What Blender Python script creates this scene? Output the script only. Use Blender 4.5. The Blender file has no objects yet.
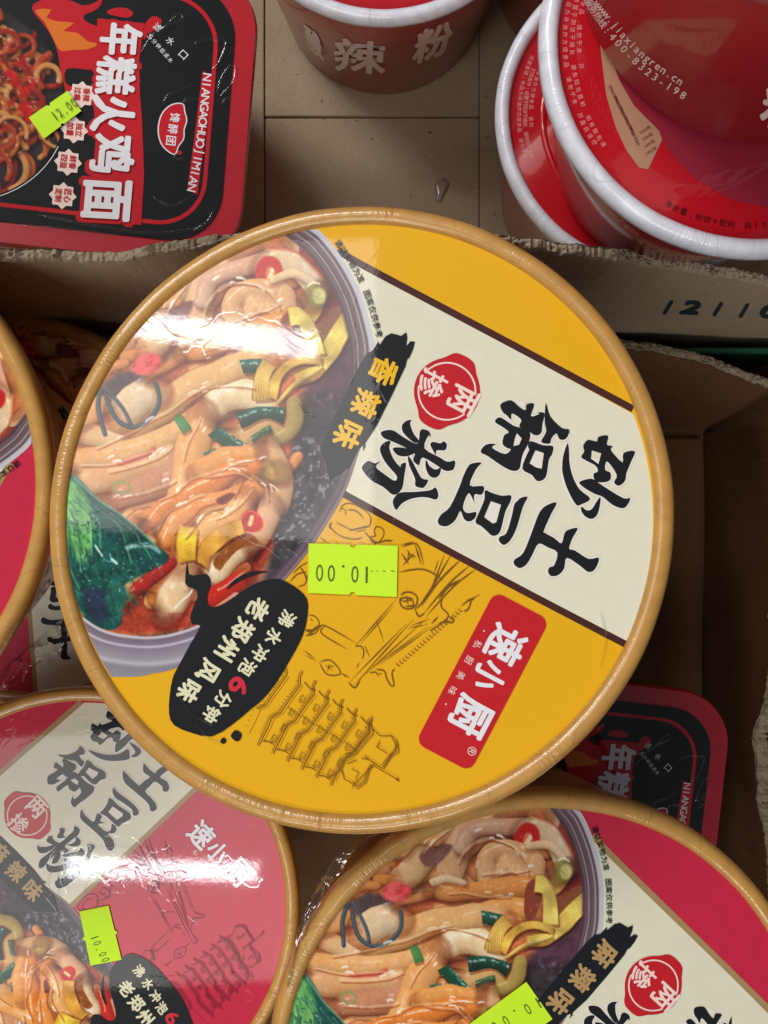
import bpy, math, random
import numpy as np
from mathutils import Vector, Matrix
from mathutils.geometry import tessellate_polygon
from mathutils.bvhtree import BVHTree
R_ = math.radians
sc = bpy.context.scene
COL = sc.collection
D, F = 0.24, 998.4            # camera height above the counter zero level, focal length in photo pixels
CAM = Vector((0, 0, D))
rng = np.random.default_rng(7)
random.seed(5)

# ------------------------------------------------------------------ colours / materials
def lin(c):
    c = np.asarray(c, float) / 255.0
    return np.where(c <= 0.04045, c / 12.92, ((c + 0.055) / 1.055) ** 2.4)
def rgba(c): return tuple(float(x) for x in lin(c)) + (1.0,)

def node(nt, t, **kw):
    n = nt.nodes.new(t)
    for k, v in kw.items():
        if k in n.inputs: n.inputs[k].default_value = v
        else: setattr(n, k, v)
    return n

def film_group():
    g = bpy.data.node_groups.new('shrink_film_bump', 'ShaderNodeTree')
    g.interface.new_socket('Strength', in_out='INPUT', socket_type='NodeSocketFloat').default_value = 1
    g.interface.new_socket('Normal', in_out='OUTPUT', socket_type='NodeSocketVector')
    gi = g.nodes.new('NodeGroupInput'); go = g.nodes.new('NodeGroupOutput')
    tc = g.nodes.new('ShaderNodeTexCoord')
    n1 = node(g, 'ShaderNodeTexNoise', Scale=22.0, Detail=1.0)
    n2 = node(g, 'ShaderNodeTexNoise', Scale=900.0, Detail=2.0)
    n3 = node(g, 'ShaderNodeTexNoise', Scale=38.0, Detail=3.0, Distortion=1.2)
    for n in (n1, n2, n3): g.links.new(tc.outputs['Object'], n.inputs['Vector'])
    a = node(g, 'ShaderNodeMath', operation='SUBTRACT'); a.inputs[1].default_value = .5
    g.links.new(n3.outputs['Fac'], a.inputs[0])
    b = node(g, 'ShaderNodeMath', operation='ABSOLUTE'); g.links.new(a.outputs[0], b.inputs[0])
    mr = node(g, 'ShaderNodeMapRange'); mr.inputs['From Min'].default_value = 0; mr.inputs['From Max'].default_value = .012
    mr.inputs['To Min'].default_value = .004; mr.inputs['To Max'].default_value = 0
    g.links.new(b.outputs[0], mr.inputs['Value'])
    m1 = node(g, 'ShaderNodeMath', operation='MULTIPLY'); m1.inputs[1].default_value = .06
    g.links.new(n1.outputs['Fac'], m1.inputs[0])
    m2 = node(g, 'ShaderNodeMath', operation='MULTIPLY'); m2.inputs[1].default_value = .004
    g.links.new(n2.outputs['Fac'], m2.inputs[0])
    s1 = node(g, 'ShaderNodeMath', operation='ADD'); g.links.new(m1.outputs[0], s1.inputs[0]); g.links.new(m2.outputs[0], s1.inputs[1])
    s2 = node(g, 'ShaderNodeMath', operation='ADD'); g.links.new(s1.outputs[0], s2.inputs[0]); g.links.new(mr.outputs[0], s2.inputs[1])
    bp = node(g, 'ShaderNodeBump', Distance=0.0016)
    g.links.new(gi.outputs[0], bp.inputs['Strength']); g.links.new(s2.outputs[0], bp.inputs['Height'])
    g.links.new(bp.outputs[0], go.inputs[0])
    return g
FILM = film_group()

def mat(name, col=(200, 200, 200), rough=.5, coat=0.0, coat_rough=.06, var=.05, vscale=300.0, attr=None,
        bump=0.0, bscale=800.0, film=0.5, spec=.5, metal=0.0, stretch=None):
    m = bpy.data.materials.new(name); m.use_nodes = True
    nt = m.node_tree; p = nt.nodes['Principled BSDF']
    p.inputs['Roughness'].default_value = rough
    p.inputs['Specular IOR Level'].default_value = spec
    p.inputs['Metallic'].default_value = metal
    tc = nt.nodes.new('ShaderNodeTexCoord')
    src = tc.outputs['Object']
    if stretch:
        mp = nt.nodes.new('ShaderNodeMapping'); mp.inputs['Scale'].default_value = stretch
        nt.links.new(src, mp.inputs[0]); src = mp.outputs[0]
    nz = node(nt, 'ShaderNodeTexNoise', Scale=vscale, Detail=4.0); nt.links.new(src, nz.inputs['Vector'])
    mr = node(nt, 'ShaderNodeMapRange'); mr.inputs['From Min'].default_value = .3; mr.inputs['From Max'].default_value = .7
    mr.inputs['To Min'].default_value = 1 - var; mr.inputs['To Max'].default_value = 1 + var
    nt.links.new(nz.outputs['Fac'], mr.inputs['Value'])
    mx = node(nt, 'ShaderNodeMix', data_type='RGBA', blend_type='MULTIPLY'); mx.inputs[0].default_value = 1
    if attr:
        at = nt.nodes.new('ShaderNodeAttribute'); at.attribute_name = attr
        nt.links.new(at.outputs['Color'], mx.inputs[6])
    else: mx.inputs[6].default_value = rgba(col)
    nt.links.new(mr.outputs[0], mx.inputs[7]); nt.links.new(mx.outputs[2], p.inputs['Base Color'])
    if bump:
        nb = node(nt, 'ShaderNodeTexNoise', Scale=bscale, Detail=5.0); nt.links.new(src, nb.inputs['Vector'])
        bp = node(nt, 'ShaderNodeBump', Strength=bump, Distance=.0006)
        nt.links.new(nb.outputs['Fac'], bp.inputs['Height']); nt.links.new(bp.outputs[0], p.inputs['Normal'])
    if coat:
        p.inputs['Coat Weight'].default_value = coat; p.inputs['Coat Roughness'].default_value = coat_rough
        gn = nt.nodes.new('ShaderNodeGroup'); gn.node_tree = FILM; gn.inputs[0].default_value = film
        nt.links.new(gn.outputs[0], p.inputs['Coat Normal'])
    return m

def P(name, col, **k):      # printed paper under clear shrink film
    kw = dict(rough=.5, spec=.15, coat=1.0, coat_rough=.035, var=.025, vscale=260); kw.update(k)
    return mat(name, col, **kw)
M = dict(
    yellow=P('yellow print', (238, 178, 8), var=.015, vscale=900), pink=P('pink red print', (202, 34, 66), var=.04),
    cream=P('cream print', (232, 228, 202)), halo=P('halo print', (240, 232, 222)), brown=P('brown stripe print', (72, 32, 24)),
    tan=P('tan stripe print', (172, 140, 92)), ink=P('black ink print', (14, 18, 22)), gold=P('gold lettering print', (244, 190, 30)),
    dull_gold=P('dull gold lettering print', (186, 150, 98)), red=P('red print', (200, 22, 34)), white=P('white print', (238, 236, 240)),
    ivory=P('ivory lettering print', (232, 228, 190)), pinkw=P('pale pink print', (250, 222, 212)),
    line=P('brown line drawing', (126, 80, 8)), wine=P('wine line drawing', (122, 22, 40)),
    food=P('food photo print', attr='Col', col=0), redsix=P('red numeral print', (214, 40, 60)),
    sticker=mat('fluorescent sticker paper', (206, 250, 6), rough=.55, var=.02), stick_ink=mat('grey sticker ink', (86, 104, 22), rough=.6, var=.35, vscale=2500),
    body=mat('tan waxed paper', (168, 112, 38), rough=.42, coat=.6, var=.06, vscale=60, coat_rough=.12),
    pack_red=mat('red plastic', (186, 10, 32), rough=.35, coat=1, var=.04, film=.5), pack_black=P('black print on film', (16, 18, 20), film=.5, var=.1),
    orange=P('orange flame print', (226, 118, 34)), cup_red=mat('red paper cup', (158, 16, 16), rough=.36, coat=.6, var=.05, film=.5),
    cup_rim=mat('white plastic rim', (232, 234, 244), rough=.34, coat=.8, coat_rough=.1, var=.03, film=1.2, vscale=80),
    cup_lid=P('red lid print', (184, 8, 26), film=.6), label_reflection=P('beige label reflection print', (176, 132, 104)),
    tealink=mat('teal stamp ink', (22, 44, 52), rough=.8, var=.5, vscale=900),
    green=mat('green plastic sheet', (12, 92, 60), rough=.5),
)
def rim_mat(name, col):
    m = mat(name, col, rough=.5, coat=.9, coat_rough=.10, var=.10, vscale=260, film=0)
    nt = m.node_tree; p = nt.nodes['Principled BSDF']
    uv = nt.nodes.new('ShaderNodeUVMap'); uv.uv_map = 'UVMap'
    mp = nt.nodes.new('ShaderNodeMapping'); mp.inputs['Scale'].default_value = (620, 1.0, 1)
    nt.links.new(uv.outputs[0], mp.inputs[0])
    nz = node(nt, 'ShaderNodeTexNoise', Scale=1.0, Detail=2.0, Distortion=.3); nt.links.new(mp.outputs[0], nz.inputs['Vector'])
    n2 = node(nt, 'ShaderNodeTexNoise', Scale=500.0, Detail=3.0)
    tc = nt.nodes.new('ShaderNodeTexCoord'); nt.links.new(tc.outputs['Object'], n2.inputs['Vector'])
    n3 = node(nt, 'ShaderNodeTexNoise', Scale=40.0, Detail=1.0); nt.links.new(tc.outputs['Object'], n3.inputs['Vector'])
    mm = node(nt, 'ShaderNodeMapRange'); mm.inputs['From Min'].default_value = .55; mm.inputs['From Max'].default_value = .66
    mm.inputs['To Min'].default_value = .03
    nt.links.new(n3.outputs['Fac'], mm.inputs['Value'])
    ml = node(nt, 'ShaderNodeMath', operation='MULTIPLY'); nt.links.new(nz.outputs['Fac'], ml.inputs[0]); nt.links.new(mm.outputs[0], ml.inputs[1])
    b1 = node(nt, 'ShaderNodeBump', Strength=.55, Distance=.0006); nt.links.new(ml.outputs[0], b1.inputs['Height'])
    b2 = node(nt, 'ShaderNodeBump', Strength=.25, Distance=.0003); nt.links.new(n2.outputs['Fac'], b2.inputs['Height'])
    nt.links.new(b1.outputs[0], b2.inputs['Normal'])
    m4 = nt.nodes.new('ShaderNodeMapping'); m4.inputs['Scale'].default_value = (17, .35, 1); nt.links.new(uv.outputs[0], m4.inputs[0])
    n4 = node(nt, 'ShaderNodeTexNoise', Scale=1.0, Detail=0.0); nt.links.new(m4.outputs[0], n4.inputs['Vector'])
    a4 = node(nt, 'ShaderNodeMath', operation='SUBTRACT'); a4.inputs[1].default_value = .5; nt.links.new(n4.outputs['Fac'], a4.inputs[0])
    c4 = node(nt, 'ShaderNodeMath', operation='ABSOLUTE'); nt.links.new(a4.outputs[0], c4.inputs[0])
    r4 = node(nt, 'ShaderNodeMapRange'); r4.inputs['From Min'].default_value = 0; r4.inputs['From Max'].default_value = .006; r4.inputs['To Min'].default_value = .8; r4.inputs['To Max'].default_value = 1
    nt.links.new(c4.outputs[0], r4.inputs['Value']); k4 = node(nt, 'ShaderNodeMix', data_type='RGBA', blend_type='MULTIPLY'); k4.inputs[0].default_value = 1
    src = p.inputs['Base Color'].links[0].from_socket; nt.links.new(src, k4.inputs[6]); nt.links.new(r4.outputs[0], k4.inputs[7]); nt.links.new(k4.outputs[2], p.inputs['Base Color'])
    nt.links.new(b2.outputs[0], p.inputs['Coat Normal']); nt.links.new(b2.outputs[0], p.inputs['Normal'])
    return m
M['rim'] = rim_mat('rolled kraft rim', (198, 146, 68)); M['cup_rim'] = rim_mat('white plastic rim', (226, 228, 238))

def cardboard(name, col, col2):
    m = bpy.data.materials.new(name); m.use_nodes = True
    nt = m.node_tree; p = nt.nodes['Principled BSDF']; p.inputs['Roughness'].default_value = .85
    p.inputs['Specular IOR Level'].default_value = .25
    tc = nt.nodes.new('ShaderNodeTexCoord')
    def nz(scale, det, st=None):
        n = node(nt, 'ShaderNodeTexNoise', Scale=scale, Detail=det); s = tc.outputs['Object']
        if st:
            mp = nt.nodes.new('ShaderNodeMapping'); mp.inputs['Scale'].default_value = st
            nt.links.new(s, mp.inputs[0]); s = mp.outputs[0]
        nt.links.new(s, n.inputs['Vector']); return n.outputs['Fac']
    big = nz(9, 6); fib = nz(900, 4); flute = nz(50, 1, (.05, 3.0, 1)); spk = nz(1500, 2)
    r = node(nt, 'ShaderNodeMapRange'); r.inputs['From Min'].default_value = .3; r.inputs['From Max'].default_value = .7
    nt.links.new(big, r.inputs['Value'])
    mx = node(nt, 'ShaderNodeMix', data_type='RGBA'); mx.inputs[6].default_value = rgba(col); mx.inputs[7].default_value = rgba(col2)
    nt.links.new(r.outputs[0], mx.inputs[0])
    def mul(src, fac, lo, hi):
        q = node(nt, 'ShaderNodeMapRange'); q.inputs['From Min'].default_value = .3; q.inputs['From Max'].default_value = .7
        q.inputs['To Min'].default_value = lo; q.inputs['To Max'].default_value = hi
        nt.links.new(fac, q.inputs['Value'])
        k = node(nt, 'ShaderNodeMix', data_type='RGBA', blend_type='MULTIPLY'); k.inputs[0].default_value = 1
        nt.links.new(src, k.inputs[6]); nt.links.new(q.outputs[0], k.inputs[7]); return k.outputs[2]
    o = mul(mx.outputs[2], fib, .94, 1.06); o = mul(o, flute, .985, 1.015)
    sp = node(nt, 'ShaderNodeMapRange'); sp.inputs['From Min'].default_value = .74; sp.inputs['From Max'].default_value = .80
    sp.inputs['To Min'].default_value = 1; sp.inputs['To Max'].default_value = .35
    nt.links.new(nz(420, 1), sp.inputs['Value'])
    k = node(nt, 'ShaderNodeMix', data_type='RGBA', blend_type='MULTIPLY'); k.inputs[0].default_value = 1
    nt.links.new(o, k.inputs[6]); nt.links.new(sp.outputs[0], k.inputs[7])
    nt.links.new(k.outputs[2], p.inputs['Base Color'])
    bp = node(nt, 'ShaderNodeBump', Strength=.35, Distance=.0008)
    ad = node(nt, 'ShaderNodeMath', operation='ADD'); nt.links.new(fib, ad.inputs[0]); nt.links.new(flute, ad.inputs[1])
    nt.links.new(ad.outputs[0], bp.inputs['Height']); nt.links.new(bp.outputs[0], p.inputs['Normal'])
    return m
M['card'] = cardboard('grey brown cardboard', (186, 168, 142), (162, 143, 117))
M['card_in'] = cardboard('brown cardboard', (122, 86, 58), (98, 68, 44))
M['torn'] = cardboard('torn cardboard fibre', (188, 172, 150), (128, 112, 92))

def film_material(name, fac=.35, rough=.08, tint=(1, 1, 1, 1)):
    m = bpy.data.materials.new(name); m.use_nodes = True; nt = m.node_tree; nt.nodes.clear()
    o = nt.nodes.new('ShaderNodeOutputMaterial'); t = nt.nodes.new('ShaderNodeBsdfTransparent')
    g = nt.nodes.new('ShaderNodeBsdfGlossy'); g.inputs['Roughness'].default_value = rough
    lw = nt.nodes.new('ShaderNodeLayerWeight'); lw.inputs['Blend'].default_value = fac
    mx = nt.nodes.new('ShaderNodeMixShader')
    tc = nt.nodes.new('ShaderNodeTexCoord'); nz = node(nt, 'ShaderNodeTexNoise', Scale=120.0, Detail=2.0)
    nt.links.new(tc.outputs['Object'], nz.inputs['Vector'])
    bp = node(nt, 'ShaderNodeBump', Strength=.5, Distance=.001); nt.links.new(nz.outputs['Fac'], bp.inputs['Height'])
    nt.links.new(bp.outputs[0], g.inputs['Normal'])
    nt.links.new(lw.outputs['Facing'], mx.inputs[0]); nt.links.new(t.outputs[0], mx.inputs[1]); nt.links.new(g.outputs[0], mx.inputs[2])
    nt.links.new(mx.outputs[0], o.inputs[0]); return m
M['film'] = film_material('clear shrink film')

# ------------------------------------------------------------------ mesh helpers
def mk(name, verts, faces, m, parent=None, smooth=False, loc=None):
    me = bpy.data.meshes.new(name)
    me.from_pydata([tuple(v) for v in verts], [], faces)
    me.materials.append(m if not isinstance(m, str) else M[m])
    if smooth:
        me.polygons.foreach_set('use_smooth', [True] * len(me.polygons))
    me.update()
    o = bpy.data.objects.new(name, me); COL.objects.link(o)
    if parent: o.parent = parent
    return o
def thing(o, label, cat, group=None):
    o['label'] = label; o['category'] = cat
    if group: o['group'] = group
    return o
def empty(name, mtx):
    o = bpy.data.objects.new(name, None); COL.objects.link(o); o.empty_display_size = .01
    o.matrix_world = mtx; return o

class G:      # collects flat pieces given in photo pixels
    def __init__(s): s.v = []; s.f = []; s.z = []; s.k = 0
    def add(s, v, f, ramp=True):
        n = len(s.v); s.k += 1
        s.v += [tuple(p[:2]) for p in v]; s.f += [tuple(i + n for i in q) for q in f]
        s.z += [s.k * 1.2e-6 + (i * 2e-8 if ramp else 0) for i in range(len(v))]
        return s
def crom(pts, n=8, closed=False):
    p = np.array(pts, float); N = len(p)
    if N < 3 and not closed:
        t = np.linspace(0, 1, n + 1)[:, None]; return p[0] * (1 - t) + p[-1] * t
    out = []
    rngi = range(N) if closed else range(N - 1)
    for i in rngi:
        if closed: a, b, c, d = p[(i - 1) % N], p[i], p[(i + 1) % N], p[(i + 2) % N]
        else: a, b, c, d = p[max(i - 1, 0)], p[i], p[i + 1], p[min(i + 2, N - 1)]
        for k in range(n):
            t = k / n
            out.append(.5 * ((2 * b) + (-a + c) * t + (2 * a - 5 * b + 4 * c - d) * t * t + (-a + 3 * b - 3 * c + d) * t ** 3))
    if not closed: out.append(p[-1])
    return np.array(out)
def poly(g, pts, smooth=0, holes=()):
    pts = crom(pts, smooth, True) if smooth else np.array(pts, float)
    loops = [[Vector((x, y, 0)) for x, y in pts]] + [[Vector((x, y, 0)) for x, y in h] for h in holes]
    tr = tessellate_polygon(loops)
    allp = [tuple(v[:2]) for l in loops for v in l]
    return g.add(allp, [tuple(t) for t in tr], ramp=False)
def stroke(g, pts, w, w2=None, n=6, taper=0):
    c = crom(pts, n); L = len(c)
    t = np.gradient(c, axis=0); t /= np.maximum(np.linalg.norm(t, axis=1)[:, None], 1e-6)
    nn = np.stack([-t[:, 1], t[:, 0]], 1)
    if isinstance(w, (list, tuple)): ww = np.interp(np.linspace(0, 1, L), np.linspace(0, 1, len(w)), w)
    else: ww = np.full(L, float(w))
    if taper: ww = ww * np.clip(np.minimum(np.arange(L), np.arange(L)[::-1]) / taper, .15, 1)
    a = c + nn * ww[:, None] / 2; b = c - nn * ww[:, None] / 2
    v = [q for pr in zip(a, b) for q in pr]
    return g.add(v, [(2 * i, 2 * i + 1, 2 * i + 3, 2 * i + 2) for i in range(L - 1)])
def circ(cx, cy, r, n=40, ry=None, a0=0, a1=360):
    ry = ry or r
    return [(cx + r * math.cos(R_(a0 + (a1 - a0) * i / n)), cy + ry * math.sin(R_(a0 + (a1 - a0) * i / n))) for i in range(n + (1 if a1 - a0 < 360 else 0))]
def rrect(cx, cy, w, h, r, ang=0, n=6):
    o = []
    for sx, sy, a in ((1, 1, 0), (-1, 1, 90), (-1, -1, 180), (1, -1, 270)):
        for i in range(n + 1):
            t = R_(a + 90 * i / n)
            o.append((sx * (w / 2 - r) + r * math.cos(t), sy * (h / 2 - r) + r * math.sin(t)))
    ca, sa = math.cos(R_(ang)), math.sin(R_(ang))
    return [(cx + x * ca - y * sa, cy + x * sa + y * ca) for x, y in o]
_tc = {}
def glyphs(s, bold=0.0):
    if (s, bold) in _tc: return _tc[(s, bold)]
    cu = bpy.data.curves.new('t', 'FONT'); cu.body = s; cu.size = 1; cu.resolution_u = 3; cu.offset = bold; cu.fill_mode = 'FRONT'
    o = bpy.data.objects.new('t', cu); COL.objects.link(o)
    me = bpy.data.meshes.new_from_object(o.evaluated_get(bpy.context.evaluated_depsgraph_get()))
    v = np.array([p.co[:2] for p in me.vertices]).reshape(-1, 2); f = [tuple(p.vertices) for p in me.polygons]
    bpy.data.objects.remove(o); bpy.data.curves.remove(cu); bpy.data.meshes.remove(me)
    if len(v): v = v - np.array([(v[:, 0].min() + v[:, 0].max()) / 2, .365 if s.isascii() and any(c.islower() or c in '.-:' for c in s) and len(s) == 1 else (v[:, 1].min() + v[:, 1].max()) / 2])
    _tc[(s, bold)] = (v, f); return v, f
def text(g, s, cx, cy, size, right=(1, 0), w=None, bold=.02, shear=0, up=None):
    """s centred on photo pixel (cx, cy), letters size px high; right = reading direction in the photo"""
    v, f = glyphs(s, 0.0)
    if not len(v): return g
    v = v.copy(); h = np.ptp(v[:, 1]); W = np.ptp(v[:, 0])
    sc_ = size / (.73 if len(s) == 1 and s.isascii() else max(h, 1e-6)); v = v * sc_
    if w: v[:, 0] *= w / (W * sc_)
    v[:, 0] += v[:, 1] * shear
    r = np.array(right, float); r /= np.linalg.norm(r)
    u = np.array([r[1], -r[0]]) if up is None else np.array(up, float) / np.linalg.norm(up)
    q = np.array([cx, cy]) + v[:, :1] * r + v[:, 1:] * u
    g.add(q, f, ramp=False)
    if bold > 0:
        b = bold * size * .8
        for k in range(8 if bold > .035 else 4):
            a = 2 * math.pi * (k + .5) / (8 if bold > .035 else 4); g.add(q + np.array([math.cos(a), math.sin(a)]) * b, f, ramp=False)
    return g
def letters(g, chars, p0, p1, size, right, bold=.02, w=None, **k):
    n = len(chars)
    for i, c in enumerate(chars):
        if c == ' ': continue
        t = i / max(n - 1, 1)
        text(g, c, p0[0] + (p1[0] - p0[0]) * t, p0[1] + (p1[1] - p0[1]) * t, size if c not in '.-·' else size * .18, right, w if c not in '.-·' else None, bold, **k)
    return g

# ------------------------------------------------------------------ placing round lids from the photograph
def proj(p):
    d = D - p.z
    return 384 + F * p.x / d, 512 - F * p.y / d
def basis(n, phi=0.0):
    n = Vector(n).normalized(); x = Vector((1, 0, 0)); x = (x - n * x.dot(n)).normalized(); y = n.cross(x)
    return Matrix((x, y, n)).transposed() @ Matrix.Rotation(phi, 3, 'Z')
def place(cx, cy, rpx, R, n):
    B = basis(n); c = Vector(((cx - 384) * D / F, (512 - cy) * D / F, 0)); z = D - F * R / rpx
    c = Vector(((cx - 384) * (D - z) / F, (512 - cy) * (D - z) / F, z))
    for _ in range(12):
        pts = [proj(c + B @ Vector((R * math.cos(a), R * math.sin(a), -.002))) for a in np.linspace(0, 2 * math.pi, 73)]
        xs = [p[0] for p in pts]; ys = [p[1] for p in pts]
        ex = cx - (min(xs) + max(xs)) / 2; ey = cy - (min(ys) + max(ys)) / 2
        r = (max(xs) - min(xs) + max(ys) - min(ys)) / 4
        dd = (D - c.z) * r / rpx
        c.z = D - dd; c.x += ex * dd / F; c.y -= ey * dd / F
    return c
class Lid:
    def __init__(s, c, n, phi, H):
        s.c = c; s.B = basis(n, phi); s.n = Vector(n).normalized(); s.H = H
        s.m = Matrix.Translation(c - s.n * H) @ s.B.to_4x4(); s.inv = s.B.transposed()
    def loc(s, px, py, lift=0.0):
        d = Vector(((px - 384) / F, (512 - py) / F, -1)); o = s.c + s.n * lift
        t = (o - CAM).dot(s.n) / d.dot(s.n)
        q = s.inv @ (CAM + d * t - s.c); return q.x, q.y, s.H + q.z
    def put(s, name, g, m, layer, parent, smooth=False):
        vs = []
        for (x, y), z in zip(g.v, g.z):
            q = s.loc(x, y); vs.append((q[0], q[1], s.H + layer * 3e-5 + z))
        return mk(name, vs, g.f, m, parent)

RB, HB = 0.075, 0.10
n_main = Vector((-.12, .11, 1)).normalized()
LM = Lid(place(363, 521.5, 311.5, RB, n_main), n_main, 0, HB)

# ------------------------------------------------------------------ the printed food photo (a software-painted picture on a mesh of the lid's own print)
class Canvas:
    def __init__(s, x0, y0, x1, y1, k):
        s.x0, s.y0, s.k = x0, y0, k
        s.w = int((x1 - x0) * k) + 1; s.h = int((y1 - y0) * k) + 1
        s.c = np.zeros((s.h, s.w, 3)); s.X, s.Y = np.meshgrid(x0 + np.arange(s.w) / k, y0 + np.arange(s.h) / k)
        s.n1 = s.noise(9, 4); s.n2 = s.noise(2.2, 3); s.n3 = s.noise(30, 3)
    def noise(s, size, octv=3):
        out = np.zeros((s.h, s.w)); amp = 1; tot = 0
        for _ in range(octv):
            gw = int(s.w / s.k / size) + 3; gh = int(s.h / s.k / size) + 3; g = rng.random((gh, gw))
            fx = (s.X - s.x0) / size; fy = (s.Y - s.y0) / size; ix = fx.astype(int); iy = fy.astype(int); fx = fx - ix; fy = fy - iy
            fx = fx * fx * (3 - 2 * fx); fy = fy * fy * (3 - 2 * fy)
            out += amp * ((g[iy, ix] * (1 - fx) + g[iy, ix + 1] * fx) * (1 - fy) + (g[iy + 1, ix] * (1 - fx) + g[iy + 1, ix + 1] * fx) * fy)
            tot += amp; amp *= .55; size /= 2
        return out / tot
    def blend(s, a, col, sl=None):
        sl = sl or (slice(None), slice(None)); a = np.clip(a, 0, 1)[..., None]
        s.c[sl] = s.c[sl] * (1 - a) + np.asarray(col, float) * a
    def box(s, pts, pad):
        x0, y0 = np.min(pts, 0) - pad; x1, y1 = np.max(pts, 0) + pad
        a = max(int((x0 - s.x0) * s.k), 0); b = min(int((x1 - s.x0) * s.k) + 1, s.w); c = max(int((y0 - s.y0) * s.k), 0); d = min(int((y1 - s.y0) * s.k) + 1, s.h)
        if a >= b or c >= d: return None
        return (slice(c, d), slice(a, b))
    def field(s, c, sl):
        X, Y = s.X[sl], s.Y[sl]; best = np.full(X.shape, 1e9); sg = np.zeros(X.shape); al = np.zeros(X.shape); tx = np.zeros(X.shape); ty = np.zeros(X.shape)
        acc = 0
        for p, q in zip(c[:-1], c[1:]):
            d = q - p; L = math.hypot(*d)
            if L < 1e-6: continue
            u = d / L; rx = X - p[0]; ry = Y - p[1]; t = np.clip(rx * u[0] + ry * u[1], 0, L)
            ex = rx - t * u[0]; ey = ry - t * u[1]; dist = np.hypot(ex, ey); m = dist < best
            best = np.where(m, dist, best); sg = np.where(m, np.sign(u[0] * ry - u[1] * rx), sg); al = np.where(m, acc + t, al)
            tx = np.where(m, ex, tx); ty = np.where(m, ey, ty); acc += L
        return best, sg, al, tx, ty, acc
    def noodle(s, pts, w, col, spec=.5, edge=.55, shadow=.4, tex=None, warm=.25):
        c = crom(pts, 7); r = w / 2; sl = s.box(c, r + 8)
        if sl is None: return
        d, sg, al, ex, ey, L = s.field(c, sl); X, Y = s.X[sl], s.Y[sl]
        r = r * (.92 + .16 * s.n3[sl])
        sd, *_ = s.field(c + np.array([1.8, 2.6]), sl)
        sh = np.clip((r + 3.5 - sd) / 5, 0, 1) * shadow
        s.c[sl] *= (1 - sh * np.array([.5, .75, .8])[:, None, None]).transpose(1, 2, 0) if False else (1 - sh[..., None] * np.array([.55, .8, .85]))
        e_ = np.clip(np.minimum(al, L - al) / (w * .5), 0, 1)
        v = np.clip(d / r, 0, 1); h = np.sqrt(1 - v * v * .96); nx = ex / r; ny = ey / r; k_ = -.58 * nx - .80 * ny
        base = np.asarray(col, float) * (.80 + .17 * h + .15 * k_)[..., None] * (.96 + .08 * s.n1[sl])[..., None]
        f = np.clip((s.n3[sl] - .45) * 3, 0, 1)[..., None] * warm; base = base * (1 - f * np.array([.02, .18, .40]))
        low = np.clip(-k_ - .45, 0, .5) * 2 * edge; base = base * (1 - low[..., None] * np.array([.16, .34, .46]))
        e = np.clip((v - .88) / .12, 0, 1) * edge * np.clip(.5 - k_, 0, 1) * 1.1; base = base * (1 - np.clip(e, 0, 1)[..., None] * np.array([.42, .66, .78]))
        # wet highlights: thin broken streaks along the upper flank
        q = np.clip(1 - np.abs(k_ - .42 - .25 * (s.n3[sl] - .5)) / .15, 0, 1) * np.clip((s.n1[sl] - .47) * 9, 0, 1) * spec
        q2 = np.clip(1 - np.abs(k_ - .10 + .5 * (s.n1[sl] - .5)) / .06, 0, 1) * np.clip((s.n2[sl] - .55) * 6, 0, 1) * spec * .6
        q = np.clip(q + q2, 0, 1)[..., None] * .82
        base = base * (1 - q) + np.array([255, 248, 236]) * q
        a = (np.clip((r - d) * s.k * .7 + .5, 0, 1) * (1 if w < 18 else np.clip((e_ + .1) + (.9 - v) * .5, 0, 1)))[..., None]
        s.c[sl] = s.c[sl] * (1 - a) + base * a
    def ribbon(s, pts, w, col, tex='mesh', spec=.4, shadow=.5):
        c = crom(pts, 8); t = np.gradient(c, axis=0); t /= np.maximum(np.linalg.norm(t, axis=1)[:, None], 1e-6); nn = np.stack([-t[:, 1], t[:, 0]], 1)
        pg = np.vstack([c + nn * w / 2, (c - nn * w / 2)[::-1]]); sl = s.box(pg, 8)
        sd = s.polym(pg + np.array([2., 3.]))[sl] * shadow; s.c[sl] *= 1 - sd[..., None] * np.array([.5, .7, .8])
        d, sg, al, ex, ey, L = s.field(c, sl); ins = s.polym(pg)[sl]; de = s.field(np.vstack([pg, pg[:1]]), sl)[0]
        a = np.clip(np.where(ins, de, -de) * s.k + .5, 0, 1)[..., None]; base = np.asarray(col, float) * (.86 + .28 * s.n1[sl])[..., None]
        base = base * (1 + .10 * np.sin(al * .16 + pts[0][0]))[..., None]
        if tex == 'mesh': base = base * (1 + .13 * np.sin(al * 2.4) * np.sin(d * sg * 2.4))[..., None]
        elif tex == 'fibre': base = base * (1 + .12 * np.sin(d * sg * 2.6))[..., None]
        else:
            kk = (-.58 * ex - .80 * ey) / (w / 2); base = base * (.85 + .3 * kk)[..., None]
            q = (np.clip(1 - np.abs(kk - .35) / .25, 0, 1) * np.clip((s.n2[sl] - .42) * 5, 0, 1) * spec)[..., None]; base = base * (1 - q) + 245 * q
        ed = np.clip(1 - de / 1.4, 0, 1)[..., None] * (.5 if tex else .3); base = base * (1 - ed * np.array([.35, .5, .6]))
        s.c[sl] = s.c[sl] * (1 - a) + np.clip(base, 0, 255) * a
    def polym(s, pts):
        P_ = np.array(pts, float); ins = np.zeros(s.X.shape, bool)
        for (x0, y0), (x1, y1) in zip(P_, np.roll(P_, -1, 0)):
            if y0 == y1: continue
            ins ^= ((s.Y < y0) != (s.Y < y1)) & (s.X < (x1 - x0) * (s.Y - y0) / (y1 - y0) + x0)
        return ins
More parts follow.
